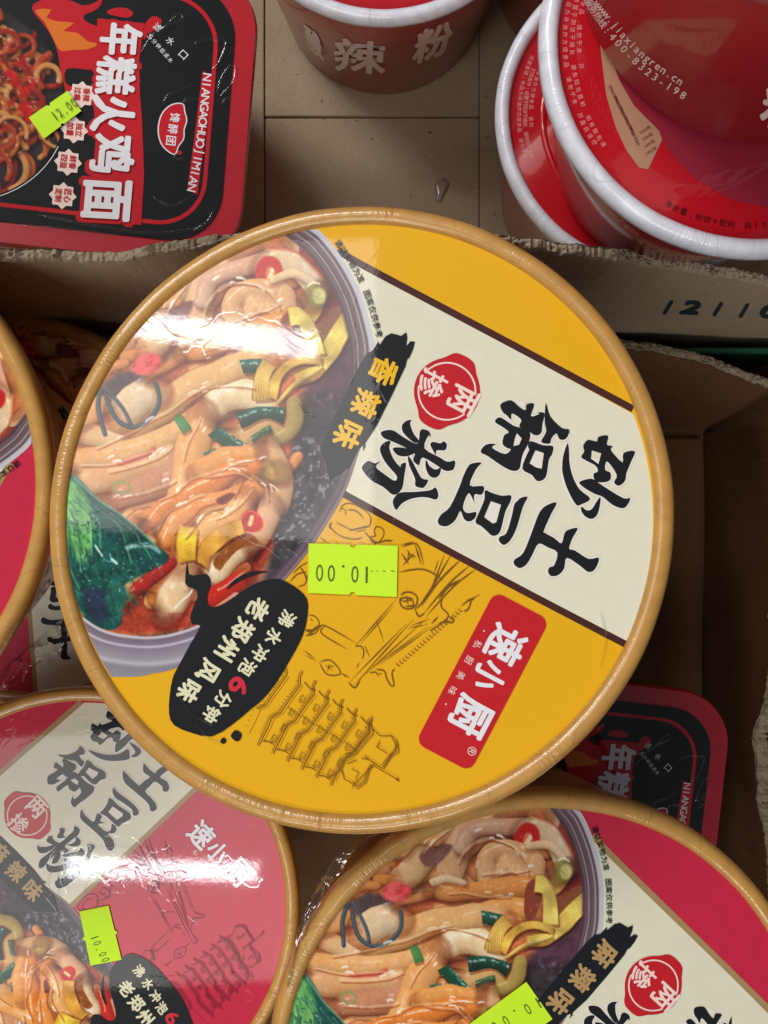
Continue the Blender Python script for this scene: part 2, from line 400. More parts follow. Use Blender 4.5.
    def patch(s, pts, col, soft=3.0, tex=.25, smooth=6, col2=None):
        c = crom(pts, smooth, True) if smooth else np.array(pts, float)
        sl = s.box(c, soft + 3); cc = np.vstack([c, c[:1]]); d = s.field(cc, sl)[0]; ins = s.polym(c)[sl]
        a = np.clip(np.where(ins, d, -d) / soft + .5, 0, 1)
        col = np.asarray(col, float) * (1 + tex * (s.n1[sl] * 1.4 + s.n2[sl] * .6 - 1))[..., None]
        if col2 is not None:
            f = np.clip((s.n3[sl] - .42) * 4, 0, 1)[..., None]; col = col * (1 - f) + np.asarray(col2, float) * f
        s.c[sl] = s.c[sl] * (1 - a[..., None]) + col * a[..., None]
    def line(s, pts, w, col, a=1.0, soft=1.0):
        c = crom(pts, 7); sl = s.box(c, w + 3)
        if sl is None: return
        d = s.field(c, sl)[0]; s.blend(np.clip((w / 2 - d) / soft + .5, 0, 1) * a, col, sl)
    def fleck(s, n, mask, col, r=(0.5, 1.4), a=.8):
        ys, xs = np.nonzero(mask); pick = rng.integers(0, len(ys), n)
        for i in pick:
            x, y = s.X[ys[i], xs[i]], s.Y[ys[i], xs[i]]; rr = rng.uniform(*r); an = rng.uniform(0, 3.14); dx, dy = rr * math.cos(an), rr * math.sin(an)
            s.line([(x - dx, y - dy), (x, y), (x + dx, y + dy)], rr, col, a)
    def at(s, x, y):
        if hasattr(s, 'wx'):
            fx = np.clip((x - s.x0) * s.k, 0, s.w - 1.001).astype(int); fy = np.clip((y - s.y0) * s.k, 0, s.h - 1.001).astype(int)
            x, y = x + s.wx[fy, fx], y + s.wy[fy, fx]
        fx = np.clip((x - s.x0) * s.k, 0, s.w - 1.001); fy = np.clip((y - s.y0) * s.k, 0, s.h - 1.001); ix = fx.astype(int); iy = fy.astype(int)
        fx = (fx - ix)[..., None]; fy = (fy - iy)[..., None]
        return (s.c[iy, ix] * (1 - fx) + s.c[iy, ix + 1] * fx) * (1 - fy) + (s.c[iy + 1, ix] * (1 - fx) + s.c[iy + 1, ix + 1] * fx) * fy

OUT = crom([(296, 214), (310, 224), (325, 236), (344, 261), (360, 291), (370, 324), (374.5, 350), (374, 395), (368, 428), (359, 452), (346, 490), (325, 527), (302, 560), (272, 594), (240, 624), (206, 652), (176, 668), (142, 676), (116, 677), (60, 678)], 8)
def paint_food():
    C = Canvas(52, 206, 384, 690, 1.6)
    C.c[:] = np.array((112, 72, 80)); d, sg, al, ex, ey, L = C.field(OUT, (slice(None), slice(None)))
    # dark clay bowl inside, right hand side
    q = C.n2 * .6 + C.n1 * .6; dark = np.array([66, 60, 64]) * (.45 + 1.1 * C.n1)[..., None]
    st = (np.clip((C.noise(4, 2) - .56) * 7, 0, 1) * np.clip((C.noise(30, 2) - .42) * 5, 0, 1))[..., None]; dark = dark * (1 - st * .7) + np.array([168, 170, 180]) * st * .7
    C.blend(C.polym([(300, 380), (400, 360), (400, 700), (200, 700), (220, 560), (270, 520)]) * 1.0, 0)
    m = np.clip((C.Y - 385 + (C.X - 320) * .2) / 30, 0, 1)[..., None]; C.c = C.c * 0 + np.array((96, 66, 80)) * (.8 + .4 * C.n1)[..., None] * (1 - m) + dark * m
    # broth
    C.patch([(230, 225), (300, 240), (335, 280), (340, 330), (300, 330), (250, 260)], (128, 52, 52), 8, col2=(98, 62, 82))
    C.patch([(60, 300), (200, 235), (300, 250), (320, 330), (280, 480), (250, 600), (110, 640), (60, 600)], (190, 120, 90), 8, tex=.3)
    C.patch([(120, 560), (200, 520), (270, 540), (240, 600), (200, 625), (120, 632), (90, 610)], (164, 78, 62), 4, tex=.4)
    n = C.noodle; pale = (232, 205, 172); org = (226, 164, 108); tan = (214, 172, 138)
    for i in range(150):
        x, y = rng.uniform(60, 300), rng.uniform(230, 600)
        if x > 290 - max(0, y - 440) * .35: continue
        b = rng.normal(-.45, .35) if y < 470 or x > 150 else rng.normal(-.8, .3); L_ = rng.uniform(30, 70); cv = rng.normal(0, .012)
        pts = [(x + (t * L_) * math.cos(b + cv * t * L_), y + (t * L_) * math.sin(b + cv * t * L_)) for t in np.linspace(-.5, .5, 5)]
        col = [(222, 176, 132), (206, 150, 108), (228, 196, 160), (214, 150, 92), (196, 132, 98)][rng.integers(0, 5)]
        n(pts, rng.uniform(9, 19), col, .5, .5, .35)
    # upper left
    n([(88, 345), (120, 305), (165, 270), (200, 262)], 34, (224, 206, 180), .5)
    n([(150, 352), (165, 320), (176, 290), (205, 262)], 30, (226, 196, 160), .5)
    n([(196, 345), (200, 305), (226, 270), (250, 262)], 30, (222, 186, 154), .4)
    C.patch([(160, 320), (176, 302), (196, 300), (188, 316), (172, 330)], (140, 104, 104), 3)
    n([(236, 252), (262, 240), (280, 247)], 24, (206, 146, 110), .7)
    n([(205, 300), (214, 280), (240, 268), (262, 262)], 16, (216, 180, 160), .5)
    n([(262, 264), (288, 264), (308, 278), (318, 290)], 25, (228, 206, 178), .8, edge=.8)
    C.line([(270, 250), (300, 256), (322, 276)], 3, (180, 70, 50), .6, 3)
    C.line(circ(268, 271, 9, 20), 8, (192, 50, 54), 1, 2); C.patch(circ(268, 272, 5, 8), (220, 120, 100), 2); C.line([(267, 275), (270, 269)], 4, (245, 225, 190))
    n([(240, 330), (232, 305), (252, 288), (276, 290), (288, 308), (272, 326), (250, 330)], 22, (224, 186, 150), .9)
    C.patch(circ(260, 309, 17, 12), (226, 186, 148), 5); C.line([(250, 322), (264, 313), (277, 315)], 4, (150, 80, 60), .7, 2)
    n([(180, 350), (212, 346), (246, 334), (292, 320)], 24, org, .9)
    n([(232, 372), (262, 352), (300, 345)], 24, (228, 172, 116), .7)
    n([(196, 378), (240, 368), (288, 362)], 20, (216, 156, 104), .7)
    # middle
    for i in range(12):
        x, y = rng.uniform(80, 300), rng.uniform(250, 560)
        if x > 275 - max(0, y - 470) * .3: continue
        b = rng.normal(-.5, .4); L_ = rng.uniform(22, 46)
        n([(x, y), (x + L_ * .5 * math.cos(b), y + L_ * .5 * math.sin(b)), (x + L_ * math.cos(b + .3), y + L_ * math.sin(b + .3))], rng.uniform(6, 12), [(226, 178, 130), (212, 150, 100), (232, 206, 174)][rng.integers(0, 3)], .7, .5, .3)
    n([(84, 452), (100, 444), (140, 424), (184, 392), (232, 370), (268, 366)], 30, (228, 188, 140), .45)
    C.patch([(98, 392), (118, 372), (150, 372), (136, 396), (120, 402)], (96, 84, 90), 4)
    C.patch(circ(148, 364, 14, 9, 12), (206, 84, 92), 4, tex=.6, col2=(226, 130, 130))
    n([(120, 420), (136, 402), (156, 390)], 34, (228, 212, 190), .9, edge=.3)
    n([(84, 432), (100, 440), (124, 448)], 20, (228, 196, 162), .4)
    n([(72, 462), (108, 460), (150, 448), (196, 420), (232, 400)], 26, (228, 184, 138), .4)
    n([(206, 412), (226, 398), (250, 394), (276, 404)], 27, (238, 222, 192), .8)
    n([(78, 484), (110, 478), (150, 466), (184, 452)], 24, (220, 178, 140), .35)
    n([(110, 500), (144, 488), (172, 474), (186, 456)], 26, (200, 152, 128), .5)
    C.line([(120, 466), (140, 460), (152, 452)], 5, (190, 70, 70), .6, 3)
    n([(178, 510), (190, 470), (196, 440), (200, 416)], 36, (232, 180, 126), .5)
    n([(232, 440), (262, 428), (282, 420)], 30, (206, 176, 134), .3)
    n([(276, 440), (292, 424), (296, 404)], 16, (176, 162, 108), .5)
    for p, w, c in (([(236, 419), (258, 413), (283, 415)], 16, (40, 90, 72)), ([(213, 430), (228, 442), (243, 449)], 15, (38, 96, 74)), ([(250, 439), (270, 431)], 8, (60, 112, 74)), ([(240, 368), (262, 366)], 15, (64, 110, 96)), ([(176, 415), (187, 432)], 9, (104, 156, 96)), ([(206, 457), (217, 454)], 7, (70, 116, 90))):
        C.ribbon(p, w, c, None, .8)
    for p, w in (([(99, 392), (97, 412), (103, 436)], 5), ([(106, 400), (116, 420), (134, 428), (150, 420), (159, 402), (157, 384)], 5), ([(104, 388), (122, 408), (130, 424)], 4)):
        C.line(p, w, (66, 78, 88), .95, 1.2); C.line([(a - .8, b - .8) for a, b in p], 1.2, (138, 150, 150), .6, 1)
    # yuba ribbons
    rb = C.ribbon
    rb([(318, 296), (312, 312), (300, 322)], 16, (206, 178, 102), 'fibre')
    C.patch([(318, 330), (330, 310), (344, 306), (352, 312), (338, 336), (322, 346)], (142, 92, 66), 1.5, tex=.15, smooth=3)
    rb([(350, 318), (338, 336), (326, 356), (312, 372), (296, 378)], 19, (224, 196, 112), 'fibre')
    C.patch([(283, 320), (292, 314), (300, 326), (300, 348), (292, 356), (284, 344)], (140, 82, 66), 1.5, tex=.15)
    rb([(290, 318), (304, 318), (313, 334), (318, 354)], 17, (226, 202, 120), 'mesh')
    rb([(262, 398), (262, 380), (270, 362)], 17, (212, 180, 108), 'fibre')
    C.patch([(276, 378), (290, 366), (312, 358), (318, 364), (304, 372), (284, 384)], (150, 100, 60), 1.5, tex=.15)
    rb([(270, 396), (280, 376), (300, 360), (322, 360)], 11, (216, 180, 100), 'mesh')
    rb([(276, 402), (298, 386), (322, 368)], 5, (226, 198, 122), None, .2)
    n([(310, 298), (322, 290)], 25, (160, 166, 88), .8, .5); C.patch(circ(319, 294, 7, 8), (206, 198, 136), 3, col2=(170, 130, 70)); C.line([(308, 286), (314, 283), (320, 284)], 2, (250, 250, 225), .8)
    # lower orange cluster
    n([(268, 512), (278, 488), (272, 462), (262, 446)], 30, (222, 184, 150), .5)
    n([(196, 474), (226, 460), (256, 450)], 22, (226, 170, 112), .7)
    n([(148, 524), (172, 502), (206, 488), (236, 470), (262, 468)], 22, (222, 146, 84), 1)
    n([(166, 548), (186, 516), (216, 502), (248, 496), (262, 484)], 22, (226, 160, 100), .9)
    n([(196, 552), (208, 526), (232, 518), (246, 498)], 24, (232, 184, 128), .9)
    C.line([(178, 536), (200, 510), (232, 498)], 2, (150, 70, 30), .7, 1.5); C.line([(236, 500), (244, 484)], 1.6, (150, 80, 40), .7)
    C.patch([(218, 498), (230, 492), (236, 496), (224, 503)], (130, 50, 20), 2)
    n([(248, 548), (262, 526), (272, 504)], 22, (222, 186, 160), .6)
    n([(268, 476), (278, 470)], 25, (162, 164, 92), .6, .5); C.patch(circ(272, 473, 7, 8), (196, 170, 110), 3, col2=(150, 110, 60))
    C.patch(circ(251, 521, 11, 10), (196, 40, 30), 2, tex=.3); C.line([(250, 524), (252, 516)], 4, (244, 214, 160)); C.line(circ(251, 521, 10, 14, a0=200, a1=320), 1.5, (240, 130, 110), .7)
    # broth-side lumps
    n([(164, 606), (176, 580), (190, 560)], 26, (226, 190, 156), .6, edge=.7)
    n([(140, 590), (158, 572), (170, 560)], 14, (176, 60, 60), .7)
    n([(166, 614), (176, 592), (186, 580)], 32, (234, 216, 190), .8, edge=.7); C.line([(176, 616), (186, 608), (192, 594)], 2.5, (170, 110, 100), .8); C.line([(172, 606), (186, 596), (190, 590)], 2, (250, 245, 240), .8)
    n([(212, 580), (226, 560), (246, 548)], 26, (236, 220, 196), .9, edge=.8); C.line([(220, 566), (223, 562)], 3, (120, 80, 50), .8)
    n([(206, 604), (222, 592), (246, 578)], 22, (190, 62, 50), .9); n([(214, 612), (236, 596)], 8, (214, 150, 130), .6)
    C.patch([(214, 556), (236, 536), (252, 534), (256, 544), (236, 552), (218, 566)], (150, 96, 50), 1.5, tex=.2)
    C.ribbon([(198, 566), (204, 550), (220, 534), (244, 526)], 17, (214, 166, 88), 'mesh')
    C.ribbon([(188, 528), (185, 562)], 15, (226, 190, 84), 'mesh')
    # pak choi
    C.patch([(60, 482), (76, 478), (104, 502), (132, 524), (156, 545), (170, 556), (150, 572), (128, 586), (118, 600), (122, 622), (108, 630), (84, 616), (64, 570), (56, 520)], (34, 92, 84), 2.5, tex=.5, col2=(26, 70, 72))
    C.patch([(64, 486), (78, 484), (92, 510), (96, 540), (86, 560), (72, 552), (62, 520)], (122, 178, 110), 6, tex=.3, col2=(84, 150, 100))
    for p in ([(72, 500), (90, 520), (94, 560)], [(68, 510), (76, 540), (82, 570)], [(84, 500), (100, 520), (104, 550)], [(66, 520), (68, 556), (80, 590)], [(96, 506), (122, 530), (130, 566)], [(112, 514), (140, 540), (150, 560)]):
        C.line(p, 1.6, (178, 216, 168), .55, 1.5); C.line([(a + 2, b + 1) for a, b in p], 2, (20, 66, 62), .5, 2)
    for _ in range(260):
        t = rng.random(); x, y = rng.uniform(62, 165), rng.uniform(482, 620)
        if not (x - 60 < (y - 470) * 1.15 and y < 628 - max(0, x - 118) * 1.4): continue
        a_ = rng.normal(.85, .25); q = rng.uniform(4, 13); cl = [(20, 70, 62), (58, 124, 106), (28, 84, 80), (96, 160, 132)][rng.integers(0, 4)]
        C.line([(x, y), (x + q * .5 * math.cos(a_), y + q * .5 * math.sin(a_)), (x + q * math.cos(a_ + .2), y + q * math.sin(a_ + .2))], rng.uniform(.8, 2.6), cl, .45, 1.6)
    C.line([(76, 480), (104, 502), (132, 524), (158, 548)], 2, (150, 190, 160), .7, 2); C.line([(128, 550), (146, 546), (160, 552)], 4, (225, 240, 235), .6, 3); C.line([(98, 548), (104, 556)], 2, (235, 245, 240), .9); C.line([(112, 560), (116, 566)], 2, (235, 245, 240), .9)
    C.patch([(84, 590), (104, 592), (112, 606), (104, 622), (88, 612)], (52, 66, 84), 6, tex=.4)
    C.patch([(110, 582), (126, 584), (130, 600), (118, 620), (108, 606)], (52, 110, 100), 5, tex=.5)
    rs = np.random.default_rng(21)
    CR = [[(205, 318), (214, 298), (232, 285), (256, 284), (276, 296), (284, 312)], [(222, 292), (240, 284), (262, 286)], [(166, 318), (174, 300), (188, 288)], [(232, 322), (256, 316), (284, 306)], [(96, 452), (130, 438), (170, 412), (212, 386)], [(84, 470), (116, 468), (152, 456)], [(200, 352), (236, 348), (268, 340)],
          [(112, 476), (148, 466), (176, 450)], [(120, 500), (150, 492), (176, 480)], [(186, 462), (194, 436), (200, 420)], [(160, 500), (190, 484), (220, 474), (248, 468)], [(160, 532), (178, 510), (204, 498)], [(186, 540), (204, 516), (228, 506)], [(216, 520), (240, 508), (254, 494)], [(190, 400), (220, 388), (256, 388)], [(254, 480), (266, 488), (270, 504)], [(130, 318), (150, 300), (176, 282)], [(230, 470), (256, 462)], [(206, 480), (236, 478), (252, 484)]]
    for p in CR:
        C.line(p, 1.3, (150, 84, 50), .75, 1.2); C.line([(a - 1.5, b - 2.4) for a, b in p], 1.5, (255, 240, 218), .45, 1.6)
    for p in CR:
        for _ in range(3):
            i = rs.integers(0, len(p) - 1); t = rs.random(); x = p[i][0] * (1 - t) + p[i + 1][0] * t + rs.normal(0, 5); y = p[i][1] * (1 - t) + p[i + 1][1] * t - abs(rs.normal(5, 3)); dx = p[i + 1][0] - p[i][0]; dy = p[i + 1][1] - p[i][1]; l = math.hypot(dx, dy); q = rs.uniform(3, 9)
            C.line([(x, y), (x + dx / l * q / 2, y + dy / l * q / 2 - .6), (x + dx / l * q, y + dy / l * q)], rs.uniform(1, 2.4), (255, 250, 240), .8, 1.2)
    # green onion slice + flecks
    C.line(circ(122, 488, 8, 16, 5), 3, (150, 158, 110), .8, 1.5)
    red = (C.X > 90) & (C.X < 300) & (C.Y > 240) & (C.Y < 600) & (d > 34)
    C.fleck(120, red, (150, 50, 36), (.3, .9), .6); C.fleck(130, red, (255, 250, 240), (.3, .9), .5)
    gm = C.polym([(66, 500), (100, 510), (165, 556), (120, 610), (80, 600)]); C.fleck(60, gm, (200, 235, 225), (.4, 1.3), .6); C.fleck(70, gm, (14, 50, 52), (.8, 2.6), .5)
    # fine grain in the print
    C.c *= (1 + .10 * (C.n2 - .5))[..., None]
    m_ = C.c.mean(-1, keepdims=True); w_ = np.clip((d - 22) / 6, 0, 1)[..., None]; q_ = m_ + (C.c - m_) * 1.08; q_ = 140 + (q_ - 140) * 1.16 - 6
    warm_ = ((C.X < 300 - np.maximum(0, C.Y - 440) * .3) * (C.c[..., 0] > C.c[..., 1] * 1.08))[..., None]; q_ = q_ + warm_ * np.array([4, -3, -10.])
    C.c = np.clip(C.c * (1 - w_) + q_ * w_, 2, 255)
    # bowl wall and rim rings following the outline
    low = np.clip((C.Y - 600) / 26, 0, 1)
    ring = [(0, (206, 202, 208)), (5, (196, 192, 202)), (6, (96, 78, 84)), (8.5, (112, 92, 98)), (9.2, (206, 196, 200)), (10.4, (116, 92, 96)), (15.5, (96, 74, 80)), (16.6, (178, 166, 172)), (18, (92, 68, 74)), (20, (116, 96, 104)), (22, (78, 52, 60)), (28, (88, 56, 62))]
    xs = [r[0] for r in ring]; col = np.stack([np.interp(d, xs, [r[1][i] for r in ring]) for i in range(3)], -1)
    thin = [(0, (120, 96, 100)), (2, (150, 130, 140)), (3.5, (98, 76, 88)), (8, (110, 90, 104)), (10, (80, 66, 80)), (14, (70, 60, 74))]
    xs2 = [r[0] for r in thin]; col2 = np.stack([np.interp(d, xs2, [r[1][i] for r in thin]) for i in range(3)], -1)
    mid = np.clip((C.Y - 400) / 40, 0, 1)[..., None]; wdt = 24 * (1 - mid[..., 0]) + 12 * mid[..., 0]
    a = np.clip((wdt - d) / 3 + .5, 0, 1) * (C.Y < 640) * (C.X > 230)
    C.c = C.c * (1 - a[..., None]) + (col * (1 - mid) + col2 * mid) * a[..., None]
    # lower outside of the bowl
    arc1 = crom([(60, 596), (84, 617), (109, 631), (147, 636), (180, 631), (210, 618), (250, 590)], 8)
    dd, s2, *_ = C.field(arc1, (slice(None), slice(None))); below = (s2 > 0) & (C.X < 262) & (C.Y > 590)
    prof = [(0, (214, 208, 214)), (2.5, (200, 192, 204)), (4, (120, 104, 118)), (9, (134, 120, 134)), (11, (206, 200, 212)), (13, (136, 124, 140)), (24, (156, 150, 158)), (28, (186, 184, 192)), (32, (138, 132, 142)), (44, (148, 144, 154))]
    cc = np.stack([np.interp(dd, [p[0] for p in prof], [p[1][i] for p in prof]) for i in range(3)], -1)
    a = np.clip(dd * 1.0, 0, 1) * below; C.c = C.c * (1 - a[..., None]) + cc * a[..., None]
    C.c = np.clip(C.c, 3, 255)
    k = np.clip((d - 24) / 12, 0, 1) * (C.Y < 612) * 1.0
    C.wx = ((C.noise(24, 1) - .5) * 7) * k; C.wy = ((C.noise(24, 1) - .5) * 7) * k
    return C

def image_mesh(name, C, rows, xl, xr, step, lid, layer, parent):
    vs = []; cols = []; fs = []; nc = int(max(b - a for a, b in zip(xl, xr)) / step) + 2
    for y, a, b in zip(rows, xl, xr):
        x = np.linspace(a, b, nc); cols.append(C.at(x, np.full(nc, y)))
        for xx in x:
            q = lid.loc(xx, y); vs.append((q[0], q[1], lid.H + layer * 3e-5))
    for j in range(len(rows) - 1):
        for i in range(nc - 1):
            k = j * nc + i; fs.append((k, k + nc, k + nc + 1, k + 1))
    o = mk(name, vs, fs, 'food', parent); me = o.data
    at = me.color_attributes.new('Col', 'FLOAT_COLOR', 'POINT'); cc = np.ones((len(vs), 4)); cc[:, :3] = lin(np.concatenate(cols))
    at.data.foreach_set('color', cc.astype(np.float32).ravel()); return o

# ------------------------------------------------------------------ lathe
def lathe(name, prof, m, parent, n=160, uv=False, wob=0.0, z0=0.0, a_seed=0):
    vs = []; fs = []; L = len(prof); r1 = np.random.default_rng(a_seed)
    ph = r1.uniform(0, 6.28, 6)
    for i in range(n):
        a = 2 * math.pi * i / n
        w = wob * (math.sin(3 * a + ph[0]) + .7 * math.sin(5 * a + ph[1]) + .5 * math.sin(11 * a + ph[2]) + .35 * math.sin(23 * a + ph[3]))
        for (r, z) in prof: vs.append(((r + w * .6) * math.cos(a), (r + w * .6) * math.sin(a), z + z0 + w * .5))
    for i in range(n):
        for j in range(L - 1):
            k = i * L + j; k2 = ((i + 1) % n) * L + j; fs.append((k, k2, k2 + 1, k + 1))
    o = mk(name, vs, fs, m, parent, smooth=True)
    if uv:
        u = o.data.uv_layers.new(name='UVMap'); q = 0
        for i in range(n):
            for j in range(L - 1):
                for (a, b) in ((i, j), (i + 1, j), (i + 1, j + 1), (i, j + 1)):
                    u.data[q].uv = (a / n, b / (L - 1)); q += 1
    return o
def disc(name, R, z, m, parent, n=120):
    vs = [(0, 0, z)] + [(R * math.cos(2 * math.pi * i / n), R * math.sin(2 * math.pi * i / n), z) for i in range(n)]
    return mk(name, vs, [(0, i + 1, (i + 1) % n + 1) for i in range(n)], m, parent)
RIMP = [(.0702, -.0006), (.0703, .0004), (.0707, .0010), (.0713, .0014), (.0722, .0016), (.0732, .0015), (.0741, .0010), (.0747, .0001), (.07495, -.0010), (.075, -.002), (.075, -.0045), (.0748, -.0058), (.0742, -.0066), (.0728, -.0068)]
def bowl_shell(root, seed):
    lathe('rim', RIMP, 'rim', root, 360, True, .00010, HB, seed)
    b = [(.0722, HB - .0064), (.071, HB - .02), (.067, HB - .045), (.062, .025), (.0575, .002), (.055, 0), (.02, 0.001), (0.0005, .0012)]
    lathe('bowl_body', b, 'body', root, 160)

# ------------------------------------------------------------------ title brush strokes traced from the lid
def z1(p): return [(360 + x / 6.4, 420 + y / 6.4) for x, y in p]
def z2(p): return [(490 + x / 4.8, 350 + y / 4.8) for x, y in p]
def z3(p): return [(450 + x / 4.8, 460 + y / 4.8) for x, y in p]
def z4(p): return [(370 + x / 2.743, 420 + y / 2.743) for x, y in p]
def z5(p): return [(380 + x / 6.4, 480 + y / 6.4) for x, y in p]
TITLE = [
    # fen
    (z1([(135, 78), (205, 65), (270, 105), (345, 148), (375, 140), (388, 65), (440, 72), (452, 108), (438, 100), (413, 182), (510, 240), (560, 268), (608, 262), (597, 318), (545, 325), (505, 300), (402, 240), (378, 290), (340, 258), (352, 215), (300, 233), (240, 225), (210, 182), (255, 176), (298, 180), (200, 135), (152, 115)]), []),
    (z1([(330, 0), (300, 5), (275, 25), (268, 50), (282, 88), (345, 145), (378, 135), (345, 90), (325, 40), (322, 15)]), []),
    (z1([(450, 155), (470, 141), (515, 150), (532, 138), (550, 146), (556, 168), (541, 195), (490, 195), (486, 226), (462, 185)]), []),
    (z1([(424, 255), (445, 295), (485, 318), (518, 306), (508, 352), (475, 371), (440, 352), (420, 300)]), []),
    (z1([(308, 232), (335, 265), (392, 370), (436, 385), (412, 430), (385, 434), (354, 420), (352, 375), (315, 290)]), []),
    (z1([(128, 190), (148, 150), (195, 135), (188, 180), (215, 250), (258, 302), (262, 285), (295, 276), (285, 350), (268, 442), (215, 480), (150, 430), (70, 385), (15, 318), (22, 288), (55, 262), (95, 278), (130, 266), (103, 302), (160, 350), (222, 390), (236, 360), (185, 300), (150, 250)]), []),
    (z1([(210, 530), (225, 490), (262, 464), (350, 461), (450, 450), (484, 432), (502, 480), (486, 510), (440, 498), (390, 494), (320, 507), (265, 538), (232, 576)]), []),
    # guo
    (z2([(50, 262), (100, 242), (138, 272), (170, 290), (175, 262), (212, 260), (196, 318), (235, 308), (230, 300), (262, 305), (252, 355), (245, 400), (215, 410), (182, 388), (140, 368), (150, 335), (105, 305), (102, 335), (78, 312), (62, 300)]), []),
    (z2([(268, 255), (290, 320), (345, 375), (381, 384), (366, 425), (335, 430), (318, 400), (295, 425), (286, 450), (245, 441), (270, 392), (262, 345)]), []),
    (z2([(24, 340), (40, 325), (62, 330), (110, 362), (140, 372), (190, 392), (188, 440), (160, 495), (150, 530), (140, 572), (105, 580), (50, 552), (-10, 510), (-45, 490), (-20, 455), (28, 452), (10, 470), (70, 500), (100, 478), (80, 470), (60, 450), (68, 410), (90, 395), (60, 370), (30, 352)]), [z2([(128, 400), (152, 425), (140, 455), (112, 462), (118, 430)])]),
    (z2([(195, 438), (255, 458), (302, 462), (298, 500), (282, 530), (268, 610), (228, 630), (200, 600), (155, 570), (178, 500), (188, 480), (182, 462)]), [z2([(218, 482), (258, 495), (248, 570), (222, 565), (190, 545), (205, 510)])]),
    # sha
    (z2([(447, 460), (470, 432), (512, 440), (520, 418), (566, 412), (560, 455), (588, 462), (580, 482), (635, 540), (640, 495), (695, 486), (680, 530), (655, 590), (648, 628), (618, 652), (595, 635), (608, 600), (562, 535), (552, 575), (578, 590), (576, 625), (540, 636), (505, 628), (496, 596), (518, 582), (505, 555), (468, 535), (438, 515), (452, 488)]), [z2([(488, 482), (534, 496), (520, 548), (484, 522)])]),
    (z2([(428, 635), (470, 620), (498, 622), (545, 655), (640, 712), (672, 710), (662, 740), (638, 760), (590, 745), (540, 705), (500, 690), (450, 660)]), []),
    (z2([(372, 448), (379, 480), (382, 545), (398, 610), (430, 670), (481, 714), (440, 740), (412, 742), (372, 670), (350, 600), (346, 560), (352, 505)]), []),
    (z3([(722, 178), (718, 225), (705, 265), (680, 283), (650, 272), (630, 245), (632, 224), (655, 242), (680, 236), (700, 205)]), []),
    # tu
    (z3([(470, 215), (512, 206), (485, 260), (450, 340), (455, 350), (500, 375), (535, 400), (550, 350), (575, 333), (613, 328), (588, 375), (572, 425), (600, 435), (665, 475), (715, 470), (695, 525), (662, 537), (620, 505), (560, 470), (548, 520), (520, 552), (485, 557), (470, 535), (478, 515), (500, 505), (515, 445), (470, 420), (425, 402), (395, 455), (368, 500), (335, 519), (308, 502), (310, 478), (352, 445), (395, 340), (430, 250)]), []),
    # dou
    (z3([(88, 30), (110, 16), (152, 14), (125, 45), (95, 122), (158, 125), (162, 150), (148, 168), (118, 165), (116, 205), (110, 190), (88, 160), (62, 225), (82, 255), (125, 250), (120, 278), (95, 295), (68, 285), (50, 245), (25, 290), (-15, 318), (-50, 312), (-58, 290), (-40, 260), (0, 225), (45, 130), (65, 75)]), []),
    (z3([(168, 146), (200, 158), (250, 172), (292, 170), (290, 200), (265, 250), (240, 345), (205, 364), (175, 340), (150, 318), (122, 298), (140, 250), (165, 190)]), [z3([(196, 198), (245, 215), (222, 300), (205, 305), (164, 275)])]),
    (z3([(325, 195), (340, 182), (373, 178), (350, 225), (320, 325), (290, 385), (258, 408), (235, 388), (240, 368), (270, 352), (295, 275), (308, 215)]), []),
]
def inflate(pts, r):
    p = np.array(pts, float); t = np.roll(p, -1, 0) - np.roll(p, 1, 0); t /= np.maximum(np.linalg.norm(t, axis=1)[:, None], 1e-6)
    n = np.stack([t[:, 1], -t[:, 0]], 1); area = np.sum(p[:, 0] * np.roll(p[:, 1], -1) - np.roll(p[:, 0], -1) * p[:, 1])
    return p + n * r * (1 if area > 0 else -1)
def title(lid, root):
    g = G(); h = G()
    for pts, holes in TITLE:
        q = crom(pts, 3, True); poly(g, q, 0, holes)
        poly(h, inflate(q, 1.9), 0)
    band = root_children[root.name]['title_band']
    lid.put('lettering_halo', h, 'halo', 4, band); lid.put('lettering', g, 'ink', 6, band)

root_children = {}
RT = (-.46, .888)          # reading direction of the printed words in the photo
UP = (.888, .46)
def lidpos(pt):            # clip helper: keep inside the printed disc
    x, y = pt; dx, dy = x - 359.5, y - 519.5; r = math.hypot(dx, dy); k = min(1, 293.5 / r); return 359.5 + dx * k, 519.5 + dy * k

def curve_text(g, chars, path, size, bold=.02, flip=1, w=None):
    c = crom(path, 10); seg = np.linalg.norm(np.diff(c, axis=0), axis=1); acc = np.concatenate([[0], np.cumsum(seg)])
    for i, ch in enumerate(chars):
        if ch == ' ': continue
        s = acc[-1] * i / max(len(chars) - 1, 1); j = min(np.searchsorted(acc, s, 'right') - 1, len(c) - 2)
        f = (s - acc[j]) / max(seg[j], 1e-6); p = c[j] * (1 - f) + c[j + 1] * f; t = c[j + 1] - c[j]
        text(g, ch, p[0], p[1], size, t * flip, None, bold)
    return g

